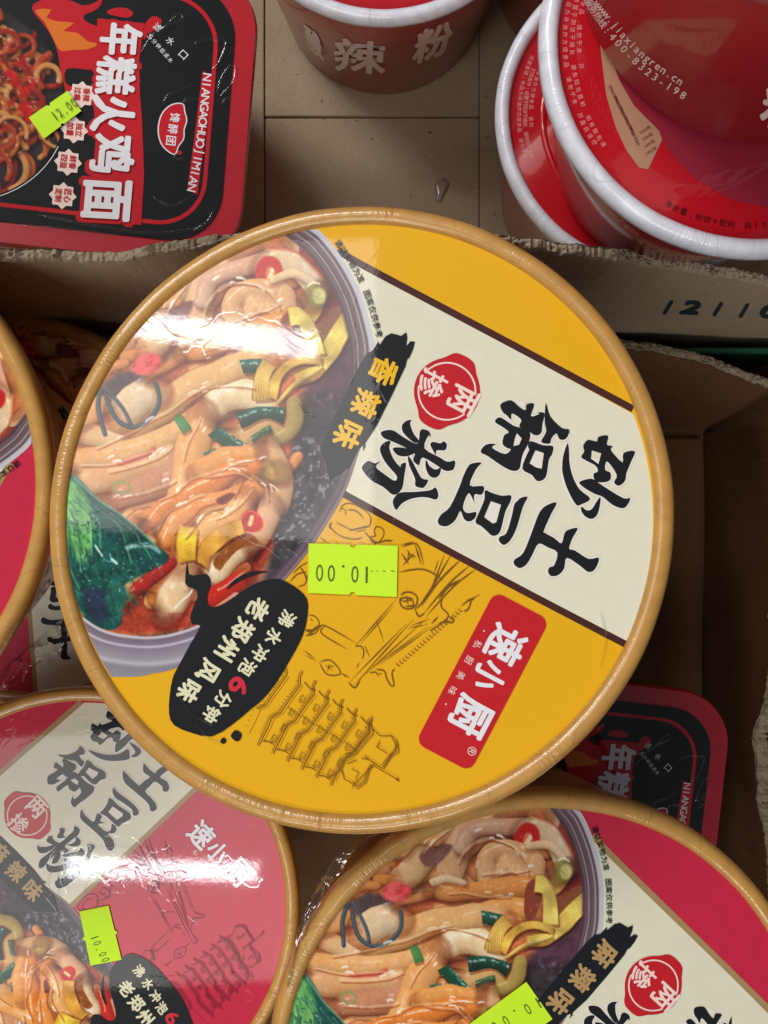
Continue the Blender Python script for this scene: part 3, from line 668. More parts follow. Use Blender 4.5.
def art(lid, root, variant, food_obj=None):
    yellow = variant == 'yellow'; ch = {}; root_children[root.name] = ch; put = lid.put
    disc('lid', .0705, HB, M['yellow'] if yellow else M['pink'], root)
    # band
    g = G(); a = [lidpos(p) for p in ((352, 262), (640, 412))]
    top = [(348, 240), (366, 268.5), (635, 412)]
    edge = [(359.5 + 293.5 * math.cos(R_(t)), 519.5 + 293.5 * math.sin(R_(t))) for t in np.linspace(-21, 25.6, 26)]
    lowp = [(624.2, 646), (345, 494)]
    left = [(346, 490), (359, 452), (368, 428), (374, 395), (374.5, 350), (369, 322), (362, 298), (352, 276), (340, 255)]
    poly(g, [(340, 255)] + [(366, 268.5)] + edge + [(345, 496)] + left[:-1])
    ch['title_band'] = put('title_band', g, 'cream', 1, root)
    stm = 'brown' if yellow else 'tan'
    for p in ([(338, 250), (366, 267), (500, 338), (633, 409)], [(342, 493), (480, 568), (625, 644)]):
        g = G(); stroke(g, p, 7); put('stripe', g, stm, 2, root)
    # food
    if food_obj is None:
        C = paint_food(); ys = np.arange(216, 678.2, .8); yl = []; xl = []; xr = []
        for y in ys:
            dy = y - 519.5; half = math.sqrt(max(293.8 ** 2 - dy * dy, 0)); L = 359.5 - half
            oy = OUT[:, 1]; k = np.nonzero((oy[:-1] <= y) & (oy[1:] > y))[0]
            if not len(k): continue
            k = k[0]; f = (y - oy[k]) / (oy[k + 1] - oy[k]); Rr = OUT[k, 0] * (1 - f) + OUT[k + 1, 0] * f
            if y > 673: Rr = min(Rr, 150)
            if Rr - L < 2: continue
            yl.append(y); xl.append(L); xr.append(Rr)
        image_mesh('food_picture', C, yl, xl, xr, .8, lid, 3, root)
    else:
        o = food_obj.copy(); COL.objects.link(o); o.parent = root
    title(lid, root)
    # seal
    g = G(); cx, cy = 447, 391.5
    th = lambda t: R_(t)
    out = []
    for t in range(0, 360, 6):
        r = 33
        for c0, w0, h0 in ((-62, 24, 6.5), (118, 24, 6.5)):
            dlt = (t - c0 + 180) % 360 - 180
            r += h0 * (1 / (1 + (abs(dlt) / w0) ** 6))
        out.append((cx + r * math.cos(th(t)), cy + r * math.sin(th(t))))
    poly(g, out, 2); seal = put('seal', g, 'red', 7, root); ch['seal'] = seal
    g = G(); stroke(g, circ(cx, cy, 28.5, 40, a0=-140, a1=8), 1.7, n=1); stroke(g, circ(cx, cy, 28.5, 40, a0=52, a1=192), 1.7, n=1)
    text(g, '两', 463, 400, 27, RT, 25, .03); text(g, '掺', 432, 384, 27, RT, 25, .025); put('lettering', g, 'pinkw', 8, seal)
    # banner
    z = lambda p: [(320 + x / 6.02, 320 + y / 6.02) for x, y in p]
    g = G(); poly(g, z([(60, 960), (45, 920), (38, 880), (20, 820), (0, 770), (30, 705), (120, 520), (235, 280), (280, 205), (320, 185), (352, 130), (358, 152), (395, 100), (430, 82), (470, 92), (490, 98), (520, 75), (526, 110), (518, 160), (545, 130), (572, 132), (560, 180), (540, 225), (525, 240), (515, 280), (440, 440), (340, 640), (270, 745), (275, 760), (258, 790), (262, 755), (235, 770), (180, 880), (120, 925), (80, 945)]))
    bn = put('flavour_banner', g, 'ink', 9, root); g = G()
    for c, x, y in (('香' if yellow else '麻', 384, 371.5), ('辣', 366, 404), ('味', 348, 435)):
        text(g, c, x, y, 26, (-.40, .9), 25, .045, up=(.90, .42))
    put('lettering', g, 'gold' if yellow else 'dull_gold', 11, bn)
    # disclaimer
    g = G(); curve_text(g, '请以实物为准 图案仅供参考', [(339, 244), (351, 262), (362, 282), (371, 305), (379, 334)], 7.2, .02); put('lettering', g, 'ink', 9, root)
    # speech splash
    z = lambda p: [(160 + x / 4.8, 570 + y / 4.8) for x, y in p]
    g = G(); poly(g, z([(132, -45), (140, 20), (185, 25), (225, 20), (243, 45), (245, 75), (230, 120), (232, 165), (260, 178), (310, 160), (370, 120), (450, 70), (520, 46), (580, 45), (640, 75), (690, 115), (712, 165), (700, 270), (670, 350), (620, 440), (560, 540), (495, 620), (440, 665), (350, 740), (250, 798), (150, 780), (70, 745), (45, 690), (48, 600), (62, 520), (85, 470), (150, 350), (195, 268), (158, 262), (146, 230), (160, 180), (180, 130), (175, 95), (150, 85), (122, 62)]), 2)
    poly(g, z([(320, 92), (360, 45), (440, 8), (520, 8), (470, 20), (410, 42), (360, 70), (335, 88)]), 3)
    poly(g, z([(342, 790), (365, 768), (392, 785), (388, 810), (370, 822), (348, 808)]), 4); poly(g, z([(290, 820), (305, 804), (320, 815), (312, 832), (298, 832)]), 4)
    sp = put('slogan_patch', g, 'ink', 9, root); g = G()
    dr = (-.78, .86)
    for c, (x, y) in zip('老郑州风味', ((258.5, 609), (243, 630), (228, 648.5), (208.5, 671), (189.5, 691))): text(g, c, x, y, 20.5, (-.50, .85), 20, .05, up=(.82, .50))
    put('lettering', g, 'ivory', 11, sp); g = G()
    for c, (x, y) in zip('沸水冲泡', ((287.5, 619), (274, 637), (260.5, 653), (248, 667.5))): text(g, c, x, y, 15.5, (-.50, .85), 15, .04, up=(.82, .50))
    for c, (x, y) in zip('分钟', ((223.5, 699.5), (212, 714))): text(g, c, x, y, 15.5, (-.50, .85), 15, .04, up=(.82, .50))
    put('lettering', g, 'ivory', 11, sp); g = G(); text(g, '6', 239, 686, 19.5, (-.55, .83), 15, .05); put('numeral', g, 'redsix', 11, sp)
    # brand
    if yellow:
        g = G(); poly(g, rrect(482.5, 681.5, 171, 62, 10, -62.3)); bp = put('brand_panel', g, 'red', 7, root)
    else: bp = root
    g = G(); v = (-.465, .885)
    for c, (x, y), s in (('速', (506, 645), 37), ('小', (489.5, 676), 31), ('厨', (471, 716), 38)): text(g, c, x, y, s, v, s * .9, .038)
    put('brand_lettering', g, 'white', 11, bp); g = G(); text(g, '®', 472, 751, 9, v, None, .0)
    for c, (x, y) in zip('私厨美味', ((477.5, 644.5), (469, 660), (461, 675.5), (452.5, 690.5))): text(g, c, x, y, 8, v, 8, .0)
    for x, y in ((484, 631), (446, 704)): poly(g, circ(x, y, .9, 8))
    put('small_lettering', g, 'pinkw', 11, bp)
    # pagoda drawing
    g = G(); z = lambda p: [(230 + x / 4.267, 660 + y / 4.267) for x, y in p]
    lw = .55
    for k in range(-1, 6):
        ox, oy = 60 * k, 36.5 * k; s = 1 - .02 * k
        e = [(312, 48), (300, 72), (302, 104), (262, 158), (215, 226), (180, 246), (160, 292), (134, 342), (124, 366)]
        e = [(215 + (x - 215) * s + ox, 226 + (y - 226) * s + oy) for x, y in e]
        for o2 in (0, 9):
            q = [(x - o2 * .9, y - o2 * .42) for x, y in e]
            if k == -1: q = q[1:6]
            stroke(g, z(q), lw + (.35 if o2 == 0 else 0), n=1)
        q = [(x + 10, y + 5) for x, y in e[2:8]]; stroke(g, z(q), .4, n=1)
        for t in np.linspace(.12, .95, 26 if k >= 0 else 12):
            i = t * 5.9 + 1; j = int(i); f = i - j
            if j + 1 >= len(e): continue
            x = e[j][0] * (1 - f) + e[j + 1][0] * f; y = e[j][1] * (1 - f) + e[j + 1][1] * f; stroke(g, z([(x - 10, y - 5), (x - 19, y - 10)]), .38, n=2)
        if k < 5 and k >= 0:
            for (x, y) in ((285, 150), (240, 206), (207, 275), (165, 318)):
                x, y = x + ox, y + oy; stroke(g, z([(x + 22, y), (x + 38, y + 10), (x + 24, y + 32), (x + 8, y + 24), (x + 22, y)]), .6, n=1); stroke(g, z([(x + 24, y + 12), (x + 12, y + 34)]), .5, n=1)
            stroke(g, z([(318 + ox, 95 + oy), (342 + ox, 120 + oy), (366 + ox, 128 + oy)]), 1.1, n=3); stroke(g, z([(140 + ox, 345 + oy), (165 + ox, 348 + oy), (188 + ox, 360 + oy)]), 1.1, n=3)
            stroke(g, z([(246 + ox, 200 + oy), (275 + ox, 222 + oy), (300 + ox, 240 + oy)]), .6, n=3)
    for p in ([(608, 240), (602, 275), (612, 315), (580, 350), (540, 400), (500, 410), (470, 470), (415, 505)], [(596, 262), (596, 310), (560, 350), (530, 390), (490, 400)], [(608, 290), (640, 322), (690, 322)], [(684, 318), (712, 342), (722, 392), (690, 410), (655, 462), (640, 455)], [(690, 332), (704, 350), (710, 388), (682, 402), (648, 450)],
              [(516, 520), (545, 548), (582, 520), (596, 470), (612, 446)], [(526, 518), (546, 536), (574, 512), (588, 466), (602, 444)], [(478, 468), (488, 506), (516, 520)], [(560, 416), (596, 424), (640, 455)], [(575, 408), (606, 432)], [(622, 366), (670, 396)], [(640, 345), (628, 372)], [(520, 462), (550, 478), (536, 505)], [(500, 440), (540, 425)], [(612, 448), (715, 508)], [(704, 502), (722, 514)]): stroke(g, z(p), .9, n=1)
    for i in range(8): stroke(g, z([(520 + 12 * i, 545 - 12 * i), (535 + 12 * i, 520 - 12 * i)]), .6, n=2); stroke(g, z([(655 + 7 * i, 455 - 12 * i), (672 + 7 * i, 440 - 12 * i)]), .7, n=2)
    poly(g, circ(715 / 4.267 + 230, 508 / 4.267 + 660, 1.5, 8)); ln = 'line' if yellow else 'wine'
    put('pagoda_drawing', g, ln, 5, root)
    # street scene drawing
    g = G(); z = lambda p: [(290 + x / 4.04, 500 + y / 4.04) for x, y in p]
    S = [([(200, 50), (215, 20), (250, 15), (300, 40), (325, 70), (320, 105), (290, 112), (250, 120), (215, 105), (185, 90)], .8), ([(205, 30), (225, 45), (222, 60)], .8), ([(230, 40), (268, 45), (300, 78)], 1), ([(160, 100), (175, 125), (215, 150), (265, 158), (295, 150)], .8), ([(240, 125), (290, 112), (325, 105)], 1.2), ([(262, 130), (312, 118)], .8),
         ([(318, 150), (340, 175), (365, 165), (380, 135), (372, 115), (350, 108), (340, 125), (345, 145), (318, 150)], .8), ([(300, 125), (320, 150), (352, 172), (385, 165), (412, 168)], 1), ([(170, 90), (160, 105), (168, 120)], 1.6), ([(120, 150), (150, 172)], .8), ([(380, 160), (420, 165)], .8),
         ([(0, 330), (30, 300), (70, 290)], 1.0), ([(10, 300), (40, 270), (75, 250)], .8), ([(30, 350), (60, 340), (72, 300)], .8), ([(40, 270), (60, 300), (68, 330)], 1.2),
         ([(75, 465), (100, 470), (118, 495), (110, 530), (85, 545), (60, 548)], .8), ([(60, 525), (90, 528), (118, 505)], 2.2), ([(80, 480), (95, 488)], .8), ([(70, 540), (100, 540)], 1.6), ([(120, 520), (142, 508), (270, 580)], .9), ([(142, 508), (128, 540), (235, 605)], .9), ([(262, 592), (430, 400)], 1.0), ([(285, 580), (418, 428)], .9), ([(262, 592), (285, 590), (298, 610), (292, 645)], .9), ([(300, 585), (322, 636)], .8), ([(350, 490), (380, 575)], .8), ([(268, 680), (280, 655)], .8),
         ([(52, 605), (100, 640)], .8), ([(60, 625), (110, 652)], .7), ([(118, 655), (165, 648), (205, 700), (150, 705), (118, 655)], .9), ([(205, 700), (240, 718)], 1.2), ([(140, 665), (175, 690)], .8), ([(160, 660), (150, 695)], .7), ([(150, 672), (180, 672)], .7),
         ([(235, 735), (262, 758), (285, 722)], 1.2), ([(240, 735), (470, 500)], 1.0), ([(270, 735), (500, 480)], 1.0), ([(255, 748), (560, 470)], .8), ([(330, 680), (560, 510)], .8), ([(355, 670), (590, 500)], .8), ([(320, 700), (345, 695), (358, 715)], .9), ([(345, 685), (380, 690), (390, 720), (408, 750), (420, 745), (412, 700), (425, 680)], 1.0), ([(355, 700), (372, 705)], .8), ([(470, 520), (560, 500)], .7), ([(480, 510), (570, 480)], .7),
         ([(505, 440), (520, 470), (545, 455)], 1.2), ([(500, 445), (560, 380), (625, 215)], 1.0), ([(515, 440), (575, 350), (650, 222)], 1.2), ([(530, 430), (600, 330), (690, 240)], 1.4), ([(540, 460), (640, 340), (730, 262)], 1.0), ([(550, 470), (660, 350), (750, 280)], 1.0), ([(600, 400), (640, 350), (700, 320)], 1.8),
         ([(440, 185), (500, 168)], .9), ([(450, 192), (512, 178), (540, 262)], 1.0), ([(505, 180), (530, 262)], 1.6), ([(438, 292), (540, 280), (620, 325)], 1.1), ([(450, 215), (480, 260)], 1.6), ([(470, 200), (500, 240)], 1.2), ([(455, 265), (500, 215)], 1.4), ([(480, 205), (475, 240)], 1.0), ([(488, 220), (510, 232)], 1.0), ([(600, 240), (580, 300)], .8),
         ([(445, 385), (470, 372), (500, 378), (515, 400), (505, 430), (475, 440), (450, 428), (445, 400), (470, 395), (500, 400)], 1.1), ([(455, 410), (490, 405), (498, 425), (465, 430)], 1.0), ([(470, 385), (478, 430)], .8), ([(440, 400), (470, 415)], .8),
         ([(620, 380), (610, 430), (640, 470), (580, 520), (565, 528)], 1.0), ([(640, 470), (660, 480), (655, 495), (625, 492), (600, 500)], 1.1), ([(690, 430), (730, 400), (720, 440), (700, 450)], 1.1), ([(700, 420), (768, 380)], 1.1), ([(730, 405), (745, 395)], 2), ([(600, 470), (570, 500)], 1.4)]
    for p, w in S: stroke(g, z(p), w * 1.25, n=4, taper=2)
    for i in range(22):
        t = i / 21; x = 430 + 250 * t; y = 660 - 220 * t; stroke(g, z([(x, y), (x + 8, y + 10), (x + 16, y + 8)]), .8, n=2)
    put('street_drawing', g, ln, 5, root)

# ------------------------------------------------------------------ price sticker on any lid
def sticker(lid, root, corners, txt, p0, p1, size, right, layer=14, notch=True):
    c = np.array(corners, float); g = G(); n = 10; pts = []
    for i in range(4):
        a, b = c[i], c[(i + 1) % 4]
        if notch and i in (0, 2):
            m = (a + b) / 2; u = (b - a) / np.linalg.norm(b - a); w = np.array([-u[1], u[0]]); pts.append(a); r = 3.2 * np.linalg.norm(b - a) / 90
            for t in range(0, 181, 30): pts.append(m - u * r * math.cos(R_(t)) - w * r * math.sin(R_(t)))
        else: pts.append(a)
    tri = G(); poly(tri, pts)
    top = [lid.loc(x, y) for x, y in tri.v]; k = len(top); zt = lid.H + layer * 3e-5 + .00012; zb = lid.H + layer * 3e-5
    # very gently lifted towards one end
    lift = [0.0008 * max(0, (i % 5 == 0) * 0) for i in range(k)]
    v = [(q[0], q[1], zt) for q in top] + [(q[0], q[1], zb) for q in top]
    f = [tuple(reversed(t)) if False else t for t in tri.f] + [(i, (i + 1) % k, k + (i + 1) % k, k + i) for i in range(k)]
    s = mk('price_sticker', v, f, 'sticker', root)
    g = G(); n = len(txt)
    for i, ch in enumerate(txt):
        t = i / (n - 1); x = p0[0] + (p1[0] - p0[0]) * t; y = p0[1] + (p1[1] - p0[1]) * t
        text(g, ch, x, y, size, right, size * .42 if ch in '02' else None, 0)
    o = lid.put('price_lettering', g, 'stick_ink', layer + 6, s); return s

# ================================================================== THE BOWLS
def bowl(label, group, cx, cy, rpx, n, phi, variant, seed):
    n = Vector(n).normalized(); lid = Lid(place(cx, cy, rpx, RB, n), n, phi, HB)
    r = empty('noodle_bowl', lid.m); thing(r, label, 'noodle bowl', group); bowl_shell(r, seed); return r, lid
GRP = 'round instant noodle bowls with rolled kraft rims'
main = empty('noodle_bowl', LM.m)
thing(main, 'yellow round noodle bowl with cream title band, on top in the centre', 'noodle bowl', GRP)
bowl_shell(main, 1); art(LM, main, 'yellow')
food = [o for o in COL.objects if o.name.startswith('food_picture')][0]
s = sticker(LM, main, [(309, 543.5), (398, 546), (397, 597), (308.5, 593)][::-1], '10.00', (367, 575), (320, 573), 17.5, (-1, -.02))
g = G(); [stroke(g, [(x, 571), (x + w, 571.5)], .9, n=1) for x, w in ((371, 2), (377, 1.2), (383, 3), (391, 4))]; LM.put('printer_marks', g, 'stick_ink', 20, s)

# prototype art for the pink bowls is laid out on the main lid plane, then copied to each
pink_parts = None
def pink_bowl(label, cx, cy, rpx, n, rot_img, seed):
    """rot_img: clockwise turn in the picture relative to the yellow bowl, degrees"""
    global pink_parts
    r, lid = bowl(label, GRP, cx, cy, rpx, n, -R_(rot_img), 'pink', seed)
    if pink_parts is None:
        before = set(COL.objects)
        art(LM, r, 'pink', food); pink_parts = [o for o in COL.objects if o not in before and o.parent == r]
    else:
        for o in pink_parts:
            c = o.copy(); COL.objects.link(c); c.parent = r
            for ch_ in o.children:
                d = ch_.copy(); COL.objects.link(d); d.parent = c
    return r, lid
SP_ = {}
bl, LBL = pink_bowl('pink-red noodle bowl seen at the lower left, its sticker standing upright', 86, 904, 216, (-.03, .02, 1), -72, 2)
sticker(LBL, bl, [(80, 911), (109, 905), (122, 959), (91, 965)][1:] + [(80, 911)], '10.00', (95, 937), (106, 959), 8.5, (.32, .95))
br, LBR = pink_bowl('pink-red noodle bowl at the bottom right showing noodles and a partly hidden sticker', 541, 1059, 272, (.04, -.03, 1), 14.2, 3)
sticker(LBR, br, [(526, 981), (552, 1018), (497, 1058), (468, 1024)][::-1], '10.00', (538, 1002), (495, 1026), 12, (-.80, .50))
lf, LLF = pink_bowl('pink-red noodle bowl cut off by the left edge, standing highest at that side', -238, 484, 290, (.05, 0, 1), 88, 4)
ul, LUL = pink_bowl('noodle bowl with cream lid band lying deep beneath the left bowl', 18, 507, 197, (0, -.22, 1), 62, 5)
# the unseen bowl that carries the yellow one
c0 = Vector((-.006, -.004, -.2195)); sup = empty('noodle_bowl', Matrix.Translation(c0)); thing(sup, 'unseen plain tan noodle bowl directly under the yellow bowl', 'noodle bowl', GRP); bowl_shell(sup, 6); disc('lid', .0705, HB, M['pink'], sup)

def creases(lid, root, cr, w0=1.3):
    for p in cr:
        vs = []; fs = []; c = crom(p, 6); n0 = 0; t = np.gradient(c, axis=0); t /= np.linalg.norm(t, axis=1)[:, None]; nn = np.stack([-t[:, 1], t[:, 0]], 1)
        for i in range(len(c)):
            w = w0 * min(1, i / 3 + .2, (len(c) - 1 - i) / 3 + .2)
            for s_, hz in ((-1, 0), (-.4, .7), (.2, 1), (1, 0)):
                q = lid.loc(*(c[i] + nn[i] * w * s_)); vs.append((q[0], q[1], HB + .0006 + .0004 * hz * w))
        fs += [(n0 + i * 4 + j, n0 + i * 4 + j + 1, n0 + i * 4 + j + 5, n0 + i * 4 + j + 4) for i in range(len(c) - 1) for j in range(3)]
        mk('film_crease', vs, fs, 'film', root, True)
creases(LM, main, [[(206, 322), (212, 302), (226, 288), (246, 284)], [(284, 336), (292, 344), (306, 351)], [(284, 342), (296, 352), (300, 350)], [(338, 288), (345, 294), (350, 292)], [(258, 350), (275, 338), (292, 334)], [(190, 250), (230, 238), (262, 230)], [(600, 610), (606, 640), (600, 668)], [(196, 724), (210, 738), (222, 742)], [(176, 690), (190, 712), (214, 726)], [(296, 400), (306, 412), (320, 420)]], 1.0)
creases(LBL, bl, [[(62 + 0, 905), (50, 890), (52, 870), (68, 856), (90, 850)], [(70, 916), (60, 900), (62, 878), (76, 864), (100, 856)], [(90, 850), (120, 846), (160, 850)], [(84, 900), (88, 880), (104, 868), (98, 884), (84, 896)]], .7)
# loose shrink film folds beside the rims
def film_fold(root, lid, pts, widths, amp=.0012, name='film_fold'):
    c = crom(pts, 8); L = len(c); t = np.gradient(c, axis=0); t /= np.linalg.norm(t, axis=1)[:, None]; nn = np.stack([-t[:, 1], t[:, 0]], 1)
    ww = np.interp(np.linspace(0, 1, L), np.linspace(0, 1, len(widths)), widths); vs = []; K = 6; r1 = np.random.default_rng(3)
    off = r1.normal(0, amp, (L, K + 1)); off = (off + np.roll(off, 1, 0) + np.roll(off, 1, 1)) / 2
    for i in range(L):
        for j in range(K + 1):
            p = c[i] + nn[i] * ww[i] * (j / K - .5); q = lid.loc(p[0], p[1], .0005); vs.append((q[0], q[1], q[2] + .002 + off[i, j] - .004 * j / K))
    return mk(name, vs, [(i * (K + 1) + j, (i + 1) * (K + 1) + j, (i + 1) * (K + 1) + j + 1, i * (K + 1) + j + 1) for i in range(L - 1) for j in range(K)], 'film', root, True)
film_fold(br, LBR, [(288, 985), (305, 925), (335, 868), (378, 832)], [2, 12, 14, 8])
film_fold(ul, LUL, [(-10, 690), (30, 665), (55, 640), (78, 612)], [20, 30, 26, 12], .003)

# ================================================================== CARDBOARD
def wall_sheet(name, top, bot, m, parent=None, thick=.0026, inward=(0, -1), seed=0, rough=.0010, step=.0007, torn_m='torn'):
    """top, bot: functions of t in 0..1 returning world points; torn upper edge"""
    r1 = np.random.default_rng(seed); L = (top(1) - top(0)).length; n = int(L / step); K = 26
    j1 = r1.normal(0, 1, n + 1); j2 = np.convolve(r1.normal(0, 1, n + 1), np.ones(9) / 3, 'same'); j3 = np.convolve(r1.normal(0, 1, n + 1), np.ones(31) / 6, 'same')
    nd = Vector((inward[0], inward[1], 0)); vs = []; fs = []
    for i in range(n + 1):
        t = i / n; a = top(t) + Vector((0, 0, rough * (.35 * j1[i] + .8 * j2[i] + .9 * j3[i]))); b = bot(t); bend = nd * (.0006 * j3[i])
        ring = []
        for k in range(K + 1):
            s = (k / K) ** 1.5; ring.append(a.lerp(b, s) + bend * (1 - s) ** 3 + nd * .0005 * math.sin(17 * t + 9 * s) )
        back = [p - nd * thick for p in ring]
        vs += [tuple(p) for p in ring] + [tuple(back[k]) for k in (0, K)]
    W = K + 3
    for i in range(n):
        for k in range(K): fs.append((i * W + k, i * W + k + 1, (i + 1) * W + k + 1, (i + 1) * W + k))
        fs.append((i * W + K + 1, (i + 1) * W + K + 1, (i + 1) * W + K + 2, i * W + K + 2))
    o = mk(name, vs, fs, m, parent, True)
    # torn fibrous lip
    vs = []; fs = []; K2 = 7; prev = None
    jit = r1.normal(0, 1, (n + 1, K2 + 1)); jit = .85 * jit + .35 * np.roll(jit, 1, 0) + .5 * np.roll(jit, 1, 1)
    for i in range(n + 1):
        t = i / n; base = rough * (.35 * j1[i] + .8 * j2[i] + .9 * j3[i]); a = top(t) + Vector((0, 0, base)) + nd * (.0006 * j3[i])
        for k in range(K2 + 1):
            u = k / K2; h = math.sin(u * math.pi) * .0008
            vs.append(tuple(a + nd * (.0004 - (thick + .0008) * u) + Vector((0, 0, h * (.6 + .5 * abs(j3[i])) + .00030 * jit[i, k] * (.4 + abs(j2[i])) - (.0010 if k == 0 or k == K2 else 0)))))
    for i in range(n):
        for k in range(K2): q = i * (K2 + 1) + k; fs.append((q, q + 1, q + K2 + 2, q + K2 + 1))
    e = mk('torn_edge', vs, fs, torn_m, o if parent is not None else None, False)
    if parent is None: e.parent = o
    return o
def W(px, py, z): return Vector(((px - 384) * (D - z) / F, (512 - py) * (D - z) / F, z))
def interp(pts, t): xs = [p[0] for p in pts]; return float(np.interp(t, xs, [p[1] for p in pts]))
Yw = .0703
ubox = empty('cardboard_box', Matrix.Translation((0, .2, -.2205))); thing(ubox, 'grey-brown cardboard box at the back with torn rim, stamped 12110, holding cups', 'cardboard box', 'open cardboard boxes')
inv = Matrix.Translation((0, -.2, .2205))
edge_px = [(-400, 268), (0, 258), (70, 262), (120, 262), (170, 253), (215, 243), (260, 240), (400, 232), (520, 246), (600, 258), (700, 272), (768, 284), (1000, 300)]
def utop(t):
    x = -.27 + .54 * t; z = -.03
    for _ in range(4):
        px = 384 + x * F / (D - z); py = interp(edge_px, px); z = D - F * Yw / (512 - py)
    return inv @ Vector((x, Yw, z))
def ubot(t): return inv @ Vector((-.27 + .54 * t, Yw, -.2205))
wall_front = wall_sheet('front_panel', utop, ubot, 'card', ubox, seed=11)
def box_part(name, x0, x1, y0, y1, z0, z1, m, parent, off=Vector((0, -.2, .2205)), bev=.0008, sub=1):
    import bmesh
    bm = bmesh.new(); bmesh.ops.create_cube(bm, size=1)
    for v in bm.verts: v.co = Vector((x0 + (x1 - x0) * (v.co.x + .5), y0 + (y1 - y0) * (v.co.y + .5), z0 + (z1 - z0) * (v.co.z + .5))) + off
    bmesh.ops.bevel(bm, geom=bm.edges[:], offset=bev, segments=2, affect='EDGES')
    me = bpy.data.meshes.new(name); bm.to_mesh(me); bm.free(); me.materials.append(M[m]); o = bpy.data.objects.new(name, me); COL.objects.link(o); o.parent = parent; return o
ZF = -.15
fx = lambda px: (px - 384) * (D - ZF) / F
fy = lambda py: (512 - py) * (D - ZF) / F
flL = box_part('floor_flap', -.27, fx(264), Yw + .0045, .36, ZF - .004, ZF + .0008, 'card', ubox, bev=.0003)
box_part('floor_flap', fx(264) + .0004, fx(479), fy(117) + .0003, .36, ZF - .004, ZF, 'card', ubox, bev=.0003)
box_part('floor_flap', fx(264) + .0004, fx(479), Yw + .0045, fy(117) - .0003, ZF - .004, ZF - .0005, 'card', ubox, bev=.0003)
box_part('floor_flap', fx(479) + .0003, .27, Yw + .0045, .36, ZF - .004, ZF - .0004, 'card', ubox, bev=.0003)
box_part('side_panel', -.275, -.2705, Yw + .004, .36, -.2205, -.03, 'card', ubox); box_part('side_panel', .2705, .275, Yw + .004, .36, -.2205, -.03, 'card', ubox)
box_part('back_panel', -.27, .27, .361, .365, -.2205, -.10, 'card', ubox)

lbox = empty('cardboard_box', Matrix.Translation((0, -.08, -.2225))); thing(lbox, 'shallow brown cardboard tray with ragged edge under the round bowls', 'cardboard box', 'open cardboard boxes')
off = Vector((0, .08, .2225))
XR = .1465
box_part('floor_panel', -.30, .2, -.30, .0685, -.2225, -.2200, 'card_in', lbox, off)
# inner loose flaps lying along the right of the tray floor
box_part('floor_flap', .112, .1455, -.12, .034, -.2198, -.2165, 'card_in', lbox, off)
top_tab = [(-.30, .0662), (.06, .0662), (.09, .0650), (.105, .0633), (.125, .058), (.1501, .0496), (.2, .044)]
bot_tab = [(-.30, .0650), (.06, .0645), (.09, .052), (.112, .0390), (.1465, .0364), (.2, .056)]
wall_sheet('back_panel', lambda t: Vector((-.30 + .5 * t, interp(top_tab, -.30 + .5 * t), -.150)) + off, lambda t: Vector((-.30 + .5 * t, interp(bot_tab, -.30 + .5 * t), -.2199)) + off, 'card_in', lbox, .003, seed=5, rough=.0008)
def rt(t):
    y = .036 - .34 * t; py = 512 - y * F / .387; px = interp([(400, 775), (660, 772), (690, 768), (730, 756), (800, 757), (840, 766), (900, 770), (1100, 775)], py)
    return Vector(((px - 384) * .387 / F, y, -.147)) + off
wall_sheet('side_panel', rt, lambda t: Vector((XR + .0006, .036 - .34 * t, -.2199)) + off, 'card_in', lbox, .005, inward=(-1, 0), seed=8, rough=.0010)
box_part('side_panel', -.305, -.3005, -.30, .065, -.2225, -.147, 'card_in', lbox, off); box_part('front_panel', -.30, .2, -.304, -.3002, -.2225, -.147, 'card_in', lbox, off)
gs = box_part('plastic_strip', .118, .165, .0632, .0655, -.22, -.158, 'green', None, Vector((0, 0, 0)), .0004); thing(gs, 'narrow green plastic strip wedged between the two cardboard boxes', 'plastic strip')
# counter
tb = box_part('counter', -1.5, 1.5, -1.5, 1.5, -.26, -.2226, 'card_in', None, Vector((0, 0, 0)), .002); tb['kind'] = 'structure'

# ------------------------------------------------------------------ decals by casting from the camera position onto a built surface
def cast_put(name, g, m, targets, parent, lift=.00012):
    dg = bpy.context.evaluated_depsgraph_get(); bpy.context.view_layer.update(); vs = []; tr = []
    for t in targets:
        mw = t.matrix_world; tr.append(BVHTree.FromPolygons([mw @ v.co for v in t.data.vertices], [tuple(p.vertices) for p in t.data.polygons]))
    pinv = parent.matrix_world.inverted(); bad = set()
    for i, ((x, y), z) in enumerate(zip(g.v, g.z)):
        d = Vector(((x - 384) / F, (512 - y) / F, -1)).normalized(); best = None
        for b in tr:
            h = b.ray_cast(CAM, d)
            if h[0] is not None and (best is None or h[3] < best[3]): best = h
        if best is None: bad.add(i); vs.append((0, 0, 0)); continue
        nrm = best[1] if best[1].dot(d) < 0 else -best[1]
        vs.append(tuple(pinv @ (best[0] + nrm * (lift + z))))
    return mk(name, vs, [f for f in g.f if not any(i in bad for i in f)], m, parent)
g = G(); 
for c, x, y in (('1', 668, 307), ('2', 692, 307), ('1', 718, 308.5), ('1', 744, 310), ('0', 770, 311)): text(g, c, x, y, 13, (1, .05), 17 if c != '1' else None, .10, shear=.55)
cast_put('stamped_number', g, 'tealink', [wall_front], ubox, .0003)

